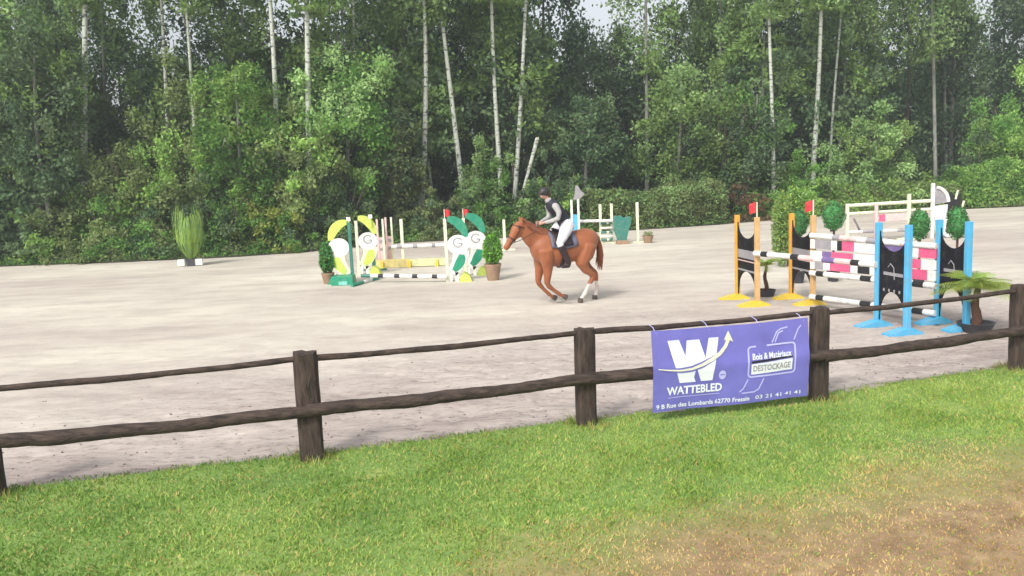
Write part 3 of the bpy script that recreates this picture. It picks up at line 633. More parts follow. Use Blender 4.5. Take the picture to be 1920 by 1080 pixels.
# ------------------------------------------------------------------ green and white logo jump
def ellipse(cx, cz, rx, rz, n=24, a0=0, a1=360): return [(cx + rx * math.cos(R(a)), cz + rz * math.sin(R(a))) for a in np.linspace(a0, a1, n + 1)[:-1]]
def band(mb, pts, wds, y0, y1, mi=0):       # ribbon solid in xz
    n0 = len(pts); vs = []
    for y in (y0, y1):
        for i, (x, z) in enumerate(pts):
            xa, za = pts[max(i - 1, 0)]; xb, zb = pts[min(i + 1, n0 - 1)]; L_ = math.hypot(xb - xa, zb - za); nx, nz = -(zb - za) / L_, (xb - xa) / L_
            vs += [(x - nx * wds[i] / 2, y, z - nz * wds[i] / 2), (x + nx * wds[i] / 2, y, z + nz * wds[i] / 2)]
    k = 2 * n0; fs = []
    for i in range(n0 - 1):
        a = 2 * i; fs += [(a, a + 2, a + 3, a + 1), (k + a, k + a + 1, k + a + 3, k + a + 2), (a, k + a, k + a + 2, a + 2), (a + 1, a + 3, k + a + 3, k + a + 1)]
    fs += [(0, 1, k + 1, k), (k - 2, 2 * k - 2, 2 * k - 1, k - 1)]; mb.add(vs, fs, mi)
def logo_wing(p, s, crest, postc, label, H=1.5, lower='green', foot='lime', bodyc='white', mark=True):   # s=+1: body to the right of the post
    o = empty('logo_jump_wing', p, 0, label, 'jump stand', 'green and white logo jump stands')
    mb = MB(); mb.box((0, 0, H / 2), (0.075, 0.075, H)); mb.build('post', M[postc], o)
    mb = MB(); pts = [(s * (0.06 + 0.44 * math.sin(t)), 1.05 + 0.52 * math.cos(t)) for t in np.linspace(0.0, 1.45, 14)]
    band(mb, pts, [0.12 + 0.12 * math.sin(math.pi * i / 13) for i in range(14)], -0.02, 0.02); mb.build('crest', M[crest], o)
    mb = MB(); mb.prism(ellipse(s * 0.30, 0.93, 0.27, 0.24), -0.03, 0.03); dsc = mb.build('disc', M['white'], o)
    if mark:
     mb = MB(); mb.box((s * 0.30 + 0.06, -0.0335, 0.955), (0.09, 0.005, 0.025)); pts = [(s * 0.30 + 0.11 * math.cos(t), 0.98 + 0.11 * math.sin(t)) for t in np.linspace(0.5, 6.1, 18)]; band(mb, pts, [0.03] * 18, -0.036, -0.031)
     mb.build('emblem', M['grey'], dsc)
    mb = MB(); pts = [(s * (0.36 - 0.25 * t * t), 0.78 - 0.55 * t) for t in np.linspace(0, 1, 10)]; band(mb, pts, [0.42 - 0.16 * i / 9 for i in range(10)], -0.02, 0.02); mb.build('body', M[bodyc], o)
    mb = MB(); pts = [(s * (0.38 - 0.22 * t * t), 0.68 - 0.40 * t) for t in np.linspace(0, 1, 8)]; band(mb, pts, [0.06 + 0.17 * math.sin(math.pi * (0.15 + 0.75 * i / 7)) for i in range(8)], -0.026, -0.021); mb.build('leaf', M[lower], o)
    for k in (0.07, 0.24):
        mb = MB(); mb.box((s * k, 0, 0.12), (0.09, 0.04, 0.24)); mb.build('leg', M['white'], o)
    mb = MB(); mb.prism([(s * 0.30, 0.0), (s * 0.62, 0.0), (s * 0.55, 0.16), (s * 0.42, 0.24), (s * 0.32, 0.14)], -0.15, 0.15); mb.build('foot', M[foot], o)
    return o
rw1, rw2 = at(840, 529), at(874, 517)
logo_wing(rw1, 1, 'green', 'cream', 'white logo jump stand with emerald crest, nearer one of the right pair', 1.58)
logo_wing(rw2, 1, 'green', 'cream', 'white logo jump stand with emerald crest beside the tan pot conifer', 1.52)
lw1, lw2 = at(662, 531), at(667, 518)
lg1 = logo_wing(lw1, -1, 'lime', 'dgreen', 'white disc jump stand with lime crest on green base box', 1.55, 'lime', 'green', 'cream', False)
lg2 = logo_wing(lw2 + Vector((0.05, 0.3, 0)), 1, 'lime', 'cream', 'white disc jump stand with lime crest facing the pink stand', 1.50, 'lime', 'lime', 'cream')
stick_stand(at(702, 508), 0.62, 'short dark post at the inner edge of the lime jump stand', 'dgreen')
for px, py, g in ((653, 411, 'left'), (694, 406, 'right')):
    o = empty('number_plate', atY(px, py, at(662, 520).y + (0 if g == 'left' else .4)), 0, 'small white square plate on top of the %s lime stand' % g, 'plate', 'white plates on the lime stands')
    mb = MB(); mb.box((0, 0, 0), (0.11, 0.02, 0.11)); mb.build('face', M['white'], o); mb = MB(); mb.box((0, 0.03, -0.15), (0.03, 0.03, 0.3)); mb.build('stem', M['lime'], o)
bb = at(645, 534)
o = empty('base_box', bb, 0, 'emerald green box at the foot of the lime crested stand', 'box')
mb = MB(); mb.box((0, 0, 0.12), (0.56, 0.45, 0.24), taper=0.96); mb.build('shell', M['green'], o, bevel=0.01); mb = MB(); mb.box((0.02, -0.228, 0.07), (0.22, 0.004, 0.09)); mb.build('patch', mat('pale_teal', (0.2, 0.55, 0.45), 0.5), o)
for f_, k, lab in ((rw1, 1.58, 'small red flag on the nearer emerald crested stand'), (rw2, 1.52, 'small faded red flag on the farther emerald crested stand')):
    fo = flag(f_ + Vector((0, 0, k)), h=0.24); fo.rotation_euler = (0, 0, R(20 if k > 1.55 else 10)); tag(fo, lab, 'flag', 'red flags on the jumps')
pole(Z(lw1, 0.2) + Vector((0.25, -0.1, 0)), Z(rw1, 0.15) + Vector((0, -0.1, 0)), [(.6, 2), (.5, 0), (.35, 1), (.7, 0), (.35, 1), (.8, 0), (.35, 1), (.9, 0), (.35, 1), (.6, 0)], ['white', 'black', 'dgreen'], 'low black and white pole between the green logo stands', 0.05)
gp0, gp1 = at(660, 535, 0.05), at(724, 517, 0.05)
pole(gp0, gp1, [(.6, 1), (.5, 0), (.4, 1), (.5, 0)], ['white', 'green'], 'short green and white pole lying by the emerald box', 0.045)
# pink stands with yellow filler behind
pk1, pk2 = at(712, 500), at(728, 497); fr = at(842, 493)
for p, lab, hh in ((pk1, 'pale pink jump stand behind the lime stand, left of two', 1.42), (pk2, 'pale pink jump stand by the yellow filler, right of two', 1.45)):
    o = empty('pink_jump_wing', p, 0, lab, 'jump stand', 'pale pink jump stands')
    for x_ in (0, 0.17):
        mb = MB(); mb.box((x_, 0, hh / 2), (0.055, 0.055, hh)); mb.build('post', M['cream' if x_ else 'ppink'], o)
    mb = MB(); mb.box((0.085, 0, 0.5), (0.113, 0.02, 0.75)); pn = mb.build('panel', M['ppink'], o)
    mb = MB(); mb.prism(ellipse(0.085, 0.75, 0.05, 0.06, 14), -0.016, -0.011); mb.prism(ellipse(0.085, 0.52, 0.05, 0.05, 14), -0.016, -0.011); mb.build('spot', M['grey'], pn)
    mb = MB(); mb.box((0.085, 0, 0.03), (0.3, 0.5, 0.06)); mb.build('foot', M['yellow'], o)
pole(Z(at(736, 497), 0.55), Z(fr, 0.55), [(.3, 0), (.3, 1), (.6, 0), (.25, 1), (.8, 0), (.2, 1), (.7, 0)], ['white', 'grey'], 'white pole with grey bands over the yellow filler', 0.06)
o = empty('yellow_filler', at(702, 503), 0, 'long low yellow filler board under the white pole', 'filler board'); ln = frame(o, at(702, 504), at(836, 499))
mb = MB(); mb.box((ln * 0.25, 0, 0.14), (ln * 0.5, 0.06, 0.24)); mb.build('board', M['pyellow'], o); mb = MB(); mb.box((ln * 0.752, 0, 0.14), (ln * 0.5, 0.058, 0.22)); mb.build('board', M['plime'], o)
for x_ in (0.25, ln * 0.5, ln - 0.25):
    mb = MB(); mb.box((x_, 0.07, 0.1), (0.08, 0.3, 0.2)); mb.build('foot', M['yellow'], o)
stick_stand(at(757, 496), 1.38, 'cream jump post over the grey patch of the white pole', 'cream')
stick_stand(at(947, 470), 1.05, 'cream jump post in front of the nose of the horse', 'cream')

# ------------------------------------------------------------------ potted plants
def pot(prof, parent, c, name='pot'): mb = MB(); mb.lathe(prof, seg=18); return mb.build(name, M[c], parent, smooth=True)
def bushy(parent, seed, c, r, n_, size, mats, name='foliage', egg=0.0, droop=0, conic=0.0):
    g = np.random.default_rng(seed); d = g.normal(size=(n_, 3)); d /= np.linalg.norm(d, axis=1, keepdims=True); rr = g.uniform(0.0, 1, n_) ** 0.35
    bump_ = 1 + 0.10 * np.sin(d[:, 0] * 7 + seed) * np.cos(d[:, 2] * 6); C = d * rr[:, None] * bump_[:, None]
    C[:, :2] *= (1 - conic * (C[:, 2:3] * 0.5 + 0.5)); C = C * np.array(r) + np.array(c)
    me = quads_mesh(name, leaves(g, C, size, 0.5, droop, outward=d * 0.8), g.integers(0, len(mats), n_)); return link(name, me, mats, parent)
def topiary(p, ztop, zbot, rw, label, seed):
    o = empty('topiary', p, 0, label, 'topiary', 'round topiary trees'); cz = (ztop + zbot) / 2; rz = (ztop - zbot) / 2
    mb = MB(); mb.tube([(0, 0, 0.2), (0.01, 0, zbot + 0.1)], 0.025, 8); mb.build('trunk', M['palmbark'], o)
    mb = MB(); mb.ell((0, 0, cz), (rw * 0.82, rw * 0.82, rz * 0.86)); mb.build('core', L['con1'], o, smooth=True)
    bushy(o, seed, (0, 0, cz), (rw, rw, rz), 3000, 0.05, [L['con1'], L['dark2']])
    pot([(0.10, 0), (0.14, 0.24), (0.15, 0.25), (0.13, 0.25), (0.12, 0.2)], o, 'dpot'); return o
topiary(at(1497, 531), 1.62, 1.02, 0.20, 'round green topiary seen above the right orange stand', 1)
topiary(at(1562, 528), 1.75, 1.10, 0.245, 'largest round green topiary, right of the right orange stand', 2)
topiary(at(1722, 531), 1.57, 0.88, 0.205, 'egg shaped green topiary between the two blue stands', 3)
topiary(at(1792, 531), 1.60, 0.90, 0.22, 'egg shaped green topiary above the right blue stand', 4)
def conifer_pot(p, H, r, label, seed, potc, mats, ph=0.36, pr=0.2):
    o = empty('potted_conifer', p, 0, label, 'potted conifer', 'potted conifers at the green jump')
    pot([(pr * 0.62, 0), (pr * 0.95, ph - 0.05), (pr, ph - 0.05), (pr, ph), (pr * 0.85, ph), (pr * 0.8, ph - 0.06)], o, potc)
    mb = MB(); mb.ell((0, 0, ph + (H - ph) * 0.48), (r * 0.7, r * 0.7, (H - ph) * 0.42)); mb.build('core', L['dark1'], o, smooth=True)
    bushy(o, seed, (0, 0, ph + (H - ph) / 2), (r, r, (H - ph) / 2), 3800, 0.075, mats, conic=0.35); return o
conifer_pot(at(616, 533), 1.10, 0.24, 'dark green potted conifer left of the lime crested stand', 11, 'pot', [L['bush1'], L['con1']], 0.30, 0.17)
conifer_pot(at(925, 526), 1.18, 0.30, 'bright green potted conifer in a tan pot before the horse', 12, 'tan' if False else 'pot', [L['conb'], L['bush1']], 0.42, 0.22)
def reeds(p, H, Rr, label, seed, n_=420):
    o = empty('potted_grass', p, 0, label, 'potted plant'); g = np.random.default_rng(seed); P = []
    for i in range(n_):
        a_ = g.uniform(0, 6.28); b_ = g.uniform(0, 0.10); tip = g.uniform(0.15, 1) ** 0.7 * Rr; hh = H * g.uniform(0.45, 1.0) * (1 + 0.12 * math.sin(a_ * 2 + 1))
        d = np.array([math.cos(a_), math.sin(a_), 0]); s = np.array([-d[1], d[0], 0]) * 0.016; z0 = 0.25; prev = None
        for k in range(5):
            t0, t1 = k / 5, (k + 1) / 5
            def pt(t): return d * (b_ + tip * (math.sin(t * 2.2) * 0.95)) + np.array([0, 0, z0 + (hh - z0) * t])
            q0, q1 = pt(t0), pt(t1); w0, w1 = 1 - t0 * 0.5, 1 - t1 * 0.5; P.append([q0 - s * w0, q0 + s * w0, q1 + s * w1, q1 - s * w1])
    P = np.array(P); link('foliage', quads_mesh('foliage', P, g.integers(0, 2, len(P))), [L['palmg'], L['birch2']], o)
    mb = MB(); mb.box((0.0, 0, 0.13), (0.26, 0.26, 0.24), taper=1.1); mb.build('pot', M['dpot'], o)
    for x_ in (-0.32, 0.26):
        mb = MB(); mb.box((x_, -0.05, 0.14), (0.24, 0.1, 0.2)); mb.build('block', M['white'], o)
    return o
reeds(at(360, 499), 1.95, 0.46, 'tall pale green potted grass at the far edge of the sand', 21)
def palm(p, th, Rr, label, seed, nf=44, potr=0.26, trunk='palmbark', tw=0.05):
    o = empty('potted_palm', p, 0, label, 'potted palm', 'potted palms by the jump'); g = random.Random(seed)
    pot([(potr * 0.75, 0), (potr, 0.13), (potr * 1.05, 0.14), (potr * 0.9, 0.14), (potr * 0.8, 0.1)], o, 'dpot')
    pts = [(0.02 * math.sin(i), 0.01 * i / 6, 0.08 + (th - 0.08) * i / 8) for i in range(9)]
    mb = MB(); mb.tube(pts, [tw * (1.5 - 0.7 * i / 8) * (1 + 0.12 * (i % 2)) for i in range(9)], 9); mb.build('trunk', M[trunk], o, smooth=True)
    for i in range(nf):
        a_ = 6.283 * i / nf + g.uniform(-.2, .2); el = g.uniform(0.15, 1.35); ln = Rr * g.uniform(0.75, 1.05); d = Vector((math.cos(a_), math.sin(a_), 0)); s = Vector((-d.y, d.x, 0)); P = []
        def pt(t): return d * (ln * t * math.cos(el * (1 - 0.3 * t))) + Vector((0, 0, th + ln * (t * math.sin(el) * 0.95 - (0.28 + 0.30 * math.sin(el)) * t * t)))
        K = 15
        for k in range(K):
            t = (k + 1) / K; c = pt(t); fw = (pt(min(1, t + .05)) - pt(t - .05)).normalized(); w_ = 0.22 * ln * math.sin(math.pi * min(0.95, 0.12 + 0.85 * t)) + 0.02
            for sg in (-1, 1):
                tip = c + s * sg * w_ + fw * w_ * 0.7 - Vector((0, 0, w_ * 0.35)); hw = fw * 0.009
                P.append([c - hw, c + hw, tip + hw * 0.3, tip - hw * 0.3])
            P.append([pt(t - 1 / K) - s * .006, pt(t - 1 / K) + s * .006, c + s * .005, c - s * .005])
        link('frond', quads_mesh('frond', np.array([[list(v) for v in q] for q in P])), L['yell'] if g.random() < 0.6 else L['palmg'], o)
    return o
palm(at(1829, 621), 0.66, 0.66, 'potted palm with arching yellow green fronds beside the right blue stand', 3)
palm(at(1436, 556), 0.62, 0.42, 'small potted palm between the two orange stands', 5, nf=20, potr=0.19, tw=0.03)
o = empty('plant_pot', at(1215, 456), 0, 'low brown pot with sparse stems beside the far cream post', 'plant pot'); pot([(0.13, 0), (0.19, 0.24), (0.20, 0.27), (0.16, 0.27), (0.15, 0.2)], o, 'pot')
bushy(o, 31, (0, 0, 0.32), (0.17, 0.17, 0.10), 250, 0.05, [L['olive1']])
# leafy tall potted shrub behind the orange stand
o = empty('leafy_shrub', at(1478, 500), 0, 'tall yellow green shrub behind the right orange stand', 'shrub')
mb = MB(); mb.tube([(0, 0, 0), (0.05, 0, 1.4)], 0.03, 6); mb.build('stem', M['bark'], o)
bushy(o, 41, (-0.12, 0, 0.95), (0.30, 0.3, 0.95), 5000, 0.075, [L['yell'], L['bush1'], L['olive1'], L['birch2']])
bushy(o, 42, (0.35, 0.3, 1.45), (0.48, 0.42, 0.55), 5000, 0.075, [L['birch2'], L['bush1'], L['palmg']])

# ------------------------------------------------------------------ horse
def loft(mb, path, seg=16):       # path: (x,z,hw,hh[,y]) sections normal to the path in the xz plane
    n0 = len(path); vs = []
    for i, s in enumerate(path):
        x0, z0 = path[max(i - 1, 0)][:2]; x1, z1 = path[min(i + 1, n0 - 1)][:2]; d = Vector((x1 - x0, 0, z1 - z0)).normalized(); up = Vector((-d.z, 0, d.x)); c = Vector((s[0], s[4] if len(s) > 4 else 0, s[1]))
        for k in range(seg):
            t = 2 * math.pi * k / seg; vs.append(c + up * s[3] * math.cos(t) + Vector((0, 1, 0)) * s[2] * math.sin(t))
    fs = [tuple(range(seg)), tuple((n0 - 1) * seg + k for k in range(seg))[::-1]]
    for i in range(n0 - 1):
        for k in range(seg): fs.append((i * seg + k, (i + 1) * seg + k, (i + 1) * seg + (k + 1) % seg, i * seg + (k + 1) % seg))
    mb.add(vs, fs)
def smoothpath(P, k=4):
    out = []
    for i in range(len(P) - 1):
        p0 = P[max(i - 1, 0)]; p1 = P[i]; p2 = P[i + 1]; p3 = P[min(i + 2, len(P) - 1)]
        for j in range(k):
            t = j / k; out.append(tuple(0.5 * ((2 * b) + (-a + c) * t + (2 * a - 5 * b + 4 * c - d_) * t * t + (-a + 3 * b - 3 * c + d_) * t ** 3) for a, b, c, d_ in zip(p0, p1, p2, p3)))
    return out + [P[-1]]
def fuse(mb, name, mats, parent, voxel, smooth_it=4):
    o = mb.build(name, mats, parent); rm = o.modifiers.new('r', 'REMESH'); rm.mode = 'VOXEL'; rm.voxel_size = voxel; sm = o.modifiers.new('s', 'SMOOTH'); sm.factor = 0.6; sm.iterations = smooth_it
    bpy.context.view_layer.update(); me = bpy.data.meshes.new_from_object(o.evaluated_get(bpy.context.evaluated_depsgraph_get())); o.modifiers.clear(); o.data = me; me.polygons.foreach_set('use_smooth', [True] * len(me.polygons))
    if not me.materials:
        for q in (mats if isinstance(mats, list) else [mats]): me.materials.append(q)
    return o
m, n, b = nodemat('chestnut_coat'); tc = n.nodes.new('ShaderNodeTexCoord')
no = noise(n, tc, 2.5, 4); cc = ramp(n, no.outputs[0], [(0.3, (0.24, 0.075, 0.030)), (0.7, (0.36, 0.125, 0.050))])
sx = n.nodes.new('ShaderNodeSeparateXYZ'); n.links.new(tc.outputs['Object'], sx.inputs[0])
def mnode(op, a, bv, clamp=False):
    q = n.nodes.new('ShaderNodeMath'); q.operation = op; q.use_clamp = clamp
    for i, s in ((0, a), (1, bv)):
        if isinstance(s, (int, float)): q.inputs[i].default_value = s
        else: n.links.new(s, q.inputs[i])
    return q.outputs[0]
low = mnode('LESS_THAN', mnode('ADD', sx.outputs['Z'], mnode('MULTIPLY', no.outputs[0], 0.06)), 0.42); rear = mnode('LESS_THAN', sx.outputs['X'], 0.0)
n.links.new(mixc(n, mnode('MULTIPLY', low, rear), cc.outputs[0], (0.62, 0.55, 0.50)), b.inputs['Base Color']); b.inputs['Roughness'].default_value = 0.5; b.inputs['Specular IOR Level'].default_value = 0.35
b.inputs['Sheen Weight'].default_value = 0.1
M['coat'] = m
M['mane'] = mat('chestnut_hair', (0.20, 0.065, 0.028), 0.7, var=0.3, scale=12)
M['hoof'] = mat('hoof_horn', (0.09, 0.07, 0.06), 0.6)
M['leather'] = mat('black_leather', (0.03, 0.02, 0.022), 0.4)
horse = empty('horse', at(1068, 568), 0, 'chestnut horse cantering to the left across the sand with a rider', 'horse'); horse.rotation_euler = (0, R(2.5), R(180 + 20)); horse.location.z = -0.01; horse.scale = (.95, .95, .95); HP = horse
mb = MB()
loft(mb, smoothpath([(-.73, 1.24, .07, .10), (-.67, 1.26, .19, .21), (-.50, 1.27, .28, .29), (-.28, 1.24, .30, .30), (-.02, 1.18, .305, .315), (.20, 1.16, .29, .34), (.38, 1.21, .26, .365), (.54, 1.22, .235, .32), (.68, 1.20, .18, .24), (.77, 1.18, .09, .13)], 3), 18)
loft(mb, smoothpath([(.36, 1.28, .16, .27), (.55, 1.41, .135, .28), (.72, 1.53, .11, .235), (.86, 1.66, .09, .18), (.97, 1.75, .08, .13)], 3), 14)
loft(mb, smoothpath([(.90, 1.82, .06, .06), (.97, 1.77, .095, .125), (1.06, 1.67, .10, .135), (1.15, 1.56, .078, .10), (1.25, 1.44, .058, .072), (1.32, 1.35, .060, .066), (1.345, 1.31, .035, .035)], 3), 14)
for sg in (-1, 1):
    mb.tube([(.93, sg * .055, 1.84), (.945, sg * .065, 1.91), (.955, sg * .06, 1.985)], [.034, .030, .006], 7)
def leg(P, rr): mb.tube(P, rr, 10)
leg([(.52, .15, 1.22), (.50, .16, 1.02), (.50, .155, .80), (.54, .15, .52), (.50, .15, .45), (.40, .145, .36), (.29, .14, .27), (.235, .14, .225), (.17, .14, .20)], [.17, .15, .105, .064, .058, .043, .048, .038, .045])
leg([(.52, -.15, 1.22), (.53, -.16, 1.02), (.56, -.155, .80), (.62, -.15, .54), (.60, -.15, .48), (.51, -.145, .36), (.41, -.14, .25), (.36, -.14, .20), (.30, -.14, .165)], [.17, .15, .105, .064, .058, .043, .048, .038, .045])
leg([(-.45, .14, 1.22), (-.36, .16, 1.00), (-.27, .165, .84), (-.36, .155, .70), (-.52, .15, .56), (-.49, .15, .47), (-.38, .145, .32), (-.31, .14, .19), (-.25, .14, .13), (-.21, .14, .085)], [.21, .19, .135, .095, .064, .058, .042, .050, .040, .052])
leg([(-.47, -.14, 1.22), (-.46, -.16, 1.00), (-.46, -.165, .84), (-.56, -.155, .68), (-.72, -.15, .55), (-.73, -.15, .47), (-.73, -.145, .31), (-.73, -.14, .17), (-.70, -.14, .09), (-.68, -.14, .05)], [.21, .19, .135, .095, .064, .058, .042, .050, .040, .052])
fuse(mb, 'body', M['coat'], HP, 0.022, 3)
for c_, ang in (((.155, .14, .185), 60), ((.285, -.14, .15), 60), ((-.195, .14, .065), -8), ((-.665, -.14, .035), 0)):
    mb = MB(); mb.lathe([(.062, -.045), (.060, -.03), (.048, .04)], seg=12); h_ = mb.build('hoof', M['hoof'], HP, smooth=True); h_.location = c_; h_.rotation_euler = (0, R(ang), 0)
# tail, mane
mb = MB(); g = random.Random(3)
for i in range(46):
    a_, b_ = g.uniform(-.05, .05), g.uniform(-.035, .035); L_ = g.uniform(.45, .68)
    mb.tube([(-.66 + b_, a_ * .5, 1.38), (-.74 + b_, a_, 1.34), (-.79 + b_, a_ * 1.3, 1.30 - L_ * .35), (-.79 + b_ * 1.5, a_ * 1.5, 1.30 - L_ * .75), (-.76 + b_ * 2, a_ * 1.6, 1.30 - L_)], [.018, .022, .018, .014, .004], 5)
mb.build('tail', M['mane'], HP, smooth=True)
mb = MB()
for i in range(40):
    t = i / 39; x_, z_ = .42 + .50 * t, 1.60 + .28 * t - .02 * math.sin(t * 3.1); 
    mb.tube([(x_, 0, z_ - .02), (x_ - .02, .05, z_ + .02), (x_ - .05, .11, z_ - .07), (x_ - .07, .125 - 0.03 * t, z_ - .15 - g.uniform(0, .04))], [.016, .018, .013, .004], 5)
mb.build('mane', M['mane'], HP, smooth=True)
mb = MB()
for sg in (-1, 1): mb.ell((1.04, sg * .092, 1.73), (.02, .012, .018), 8, 6)
mb.build('eyes', M['black'], HP, smooth=True)
# bridle and reins
mb = MB()
def ring(c, d, rx, ry, r_=.009):
    d = Vector(d).normalized(); up = Vector((0, 1, 0)); s_ = d.cross(up).normalized(); pts = [Vector(c) + up * rx * math.cos(t) + s_ * ry * math.sin(t) for t in np.linspace(0, 2 * math.pi, 17)]; mb.tube(pts, r_, 5)
ring((1.19, 0, 1.515), (.10, 0, -.12), .082, .098); ring((1.00, 0, 1.75), (.35, 0, -.9), .11, .13)
for sg in (-1, 1): mb.tube([(.99, sg * .11, 1.76), (1.12, sg * .095, 1.56), (1.25, sg * .07, 1.42), (1.27, sg * .075, 1.41)], .008, 5); mb.tube([(1.26, sg * .07, 1.42), (1.0, sg * .16, 1.50), (.72, sg * .13, 1.62), (.60, sg * .10, 1.80)], .008, 5)
mb.build('bridle', M['leather'], HP)
# saddle, pad, girth, breastplate
M['pad'] = mat('slate_saddle_pad', (0.13, 0.13, 0.18), 0.85)
def saddle_sheet(x0, x1, zdrop, off, nx=12, ny=16):
    vs = []; 
    for i in range(nx + 1):
        x_ = x0 + .06 + (x1 - x0) * i / nx; tw = np.interp(x_, [-.28, -.02, .20, .38], [.30, .305, .29, .26]); th_ = np.interp(x_, [-.28, -.02, .20, .38, .54], [.30, .315, .34, .365, .32]); cz = np.interp(x_, [-.28, -.02, .20, .38], [1.24, 1.18, 1.16, 1.21])
        for j in range(ny + 1):
            t = -zdrop + 2 * zdrop * j / ny; vs.append((x_, (tw + off) * math.sin(t), cz + (th_ + off) * math.cos(t)))
    fs = [(i * (ny + 1) + j, i * (ny + 1) + j + 1, (i + 1) * (ny + 1) + j + 1, (i + 1) * (ny + 1) + j) for i in range(nx) for j in range(ny)]; return vs, fs
mb = MB(); mb.add(*saddle_sheet(-.22, .36, 1.45, .012)); o = mb.build('saddle_pad', M['pad'], HP, smooth=True); o.modifiers.new('t', 'SOLIDIFY').thickness = .02
mb = MB(); mb.add(*saddle_sheet(-.10, .30, 1.30, .036)); o = mb.build('saddle_flap', M['leather'], HP, smooth=True); o.modifiers.new('t', 'SOLIDIFY').thickness = .02
mb = MB(); loft(mb, smoothpath([(-.17, 1.60, .10, .02), (-.12, 1.585, .16, .04), (0, 1.545, .14, .035), (.12, 1.56, .11, .035), (.24, 1.61, .08, .035), (.27, 1.64, .04, .02)], 3), 12); mb.build('saddle_seat', M['leather'], HP, smooth=True)
mb = MB(); pts = [(.20, .305 * math.sin(t), 1.16 + .352 * math.cos(t)) for t in np.linspace(0, 2 * math.pi, 33)]; mb.tube(pts, .020, 6); pts = [(.155, .305 * math.sin(t), 1.16 + .350 * math.cos(t)) for t in np.linspace(0, 2 * math.pi, 33)]; mb.tube(pts, .020, 6); mb.build('girth', M['leather'], HP, smooth=True)

# ------------------------------------------------------------------ rider (same frame as the horse)
rider = empty('person', at(1068, 568) + Vector((-.10, -.036, -.02)), R(200), 'rider in dark vest, white shirt and breeches leaning forward on the chestnut horse', 'person')
rider.scale = (.94, .95, .95); rider.rotation_euler = (0, R(3), R(200)); rider.location += Vector((.13, .04, 0))
M['skin'] = mat('skin', (0.50, 0.30, 0.22), 0.55, var=0.06); M['shirt'] = mat('white_shirt', (0.40, 0.39, 0.38), 0.8, var=0.10); M['vest'] = mat('navy_vest', (0.022, 0.023, 0.036), 0.7); M['breech'] = mat('white_breeches', (0.72, 0.70, 0.74), 0.75, var=0.05)
M['helmet'] = mat('dark_helmet', (0.035, 0.03, 0.03), 0.4); M['hair'] = mat('brown_hair', (0.10, 0.05, 0.025), 0.7)
def limb(mb, P, rr, seg=10): mb.tube(P, rr, seg)
mb = MB()
loft(mb, smoothpath([(-.06, 1.66, .14, .09), (-.02, 1.74, .165, .13), (.06, 1.86, .135, .105), (.16, 2.02, .155, .115), (.25, 2.14, .185, .105), (.30, 2.20, .10, .07), (.33, 2.25, .052, .055), (.37, 2.32, .05, .052)], 3), 14)
mb.ell((.405, 0, 2.395), (.098, .075, .115)); mb.ell((.485, 0, 2.375), (.022, .016, .026)); mb.ell((.46, 0, 2.335), (.035, .04, .035)); 
for sg in (-1, 1): mb.ell((.39, sg * .075, 2.385), (.018, .012, .03), 8, 6)
for sg in (-1, 1):
    limb(mb, [(.25, sg * .16, 2.14), (.25, sg * .21, 2.10), (.22, sg * .25, 1.98), (.25, sg * .25, 1.87), (.38, sg * .19, 1.82), (.52, sg * .11, 1.80)], [.06, .062, .048, .042, .036, .026])
    mb.ell((.555, sg * .10, 1.795), (.042, .022, .036))
    for k in range(4):
        b0 = Vector((.575, sg * .10, 1.82 - .018 * k)); mb.tube([b0, b0 + Vector((.035, -sg * .004, -.006)), b0 + Vector((.045, -sg * .024, -.012)), b0 + Vector((.022 - .003 * k, -sg * .032, -.012))], [.010, .0095, .009, .008], 6)
    mb.tube([(.545, sg * .085, 1.825), (.575, sg * .07, 1.835), (.598, sg * .075, 1.83)], [.011, .010, .008], 6)
    limb(mb, [(-.04, sg * .11, 1.70), (.06, sg * .20, 1.62), (.22, sg * .32, 1.45), (.29, sg * .345, 1.36), (.25, sg * .35, 1.24), (.17, sg * .355, 1.02), (.13, sg * .355, .92), (.17, sg * .355, .875), (.27, sg * .355, .87)], [.13, .125, .088, .068, .06, .052, .042, .036, .028])
fuse(mb, 'body', M['skin'], rider, 0.012, 2)
# clothing follows the body
mb = MB(); loft(mb, smoothpath([(-.02, 1.73, .180, .145), (.06, 1.86, .160, .135), (.16, 2.02, .185, .145), (.25, 2.14, .200, .135), (.30, 2.205, .135, .10), (.325, 2.24, .085, .08)], 3), 16); fuse(mb, 'vest', M['vest'], rider, 0.014, 2)
mb = MB()
for sg in (-1, 1): limb(mb, [(.25, sg * .13, 2.13), (.25, sg * .21, 2.105), (.215, sg * .255, 1.98), (.245, sg * .255, 1.865), (.38, sg * .195, 1.82), (.49, sg * .125, 1.805)], [.07, .075, .062, .055, .048, .036])
loft(mb, [(.27, 2.165, .10, .09), (.35, 2.28, .068, .072)], 12); fuse(mb, 'shirt', M['shirt'], rider, 0.014, 2)
mb = MB(); loft(mb, smoothpath([(-.08, 1.65, .13, .09), (-.03, 1.72, .180, .145), (.03, 1.80, .165, .13)], 3), 14)
for sg in (-1, 1): limb(mb, [(-.04, sg * .11, 1.70), (.06, sg * .20, 1.62), (.22, sg * .32, 1.45), (.295, sg * .35, 1.36), (.27, sg * .355, 1.27)], [.145, .138, .10, .08, .072])
fuse(mb, 'breeches', M['breech'], rider, 0.016, 2)
for sg in (-1, 1):
    mb = MB(); limb(mb, [(.285, sg * .355, 1.31), (.25, sg * .36, 1.22), (.17, sg * .362, 1.02), (.13, sg * .362, .92), (.15, sg * .36, .87)], [.078, .076, .064, .052, .048]); limb(mb, [(.12, sg * .36, .875), (.20, sg * .36, .87), (.30, sg * .36, .868)], [.046, .042, .032]); fuse(mb, 'boot', M['leather'], rider, 0.014, 2)
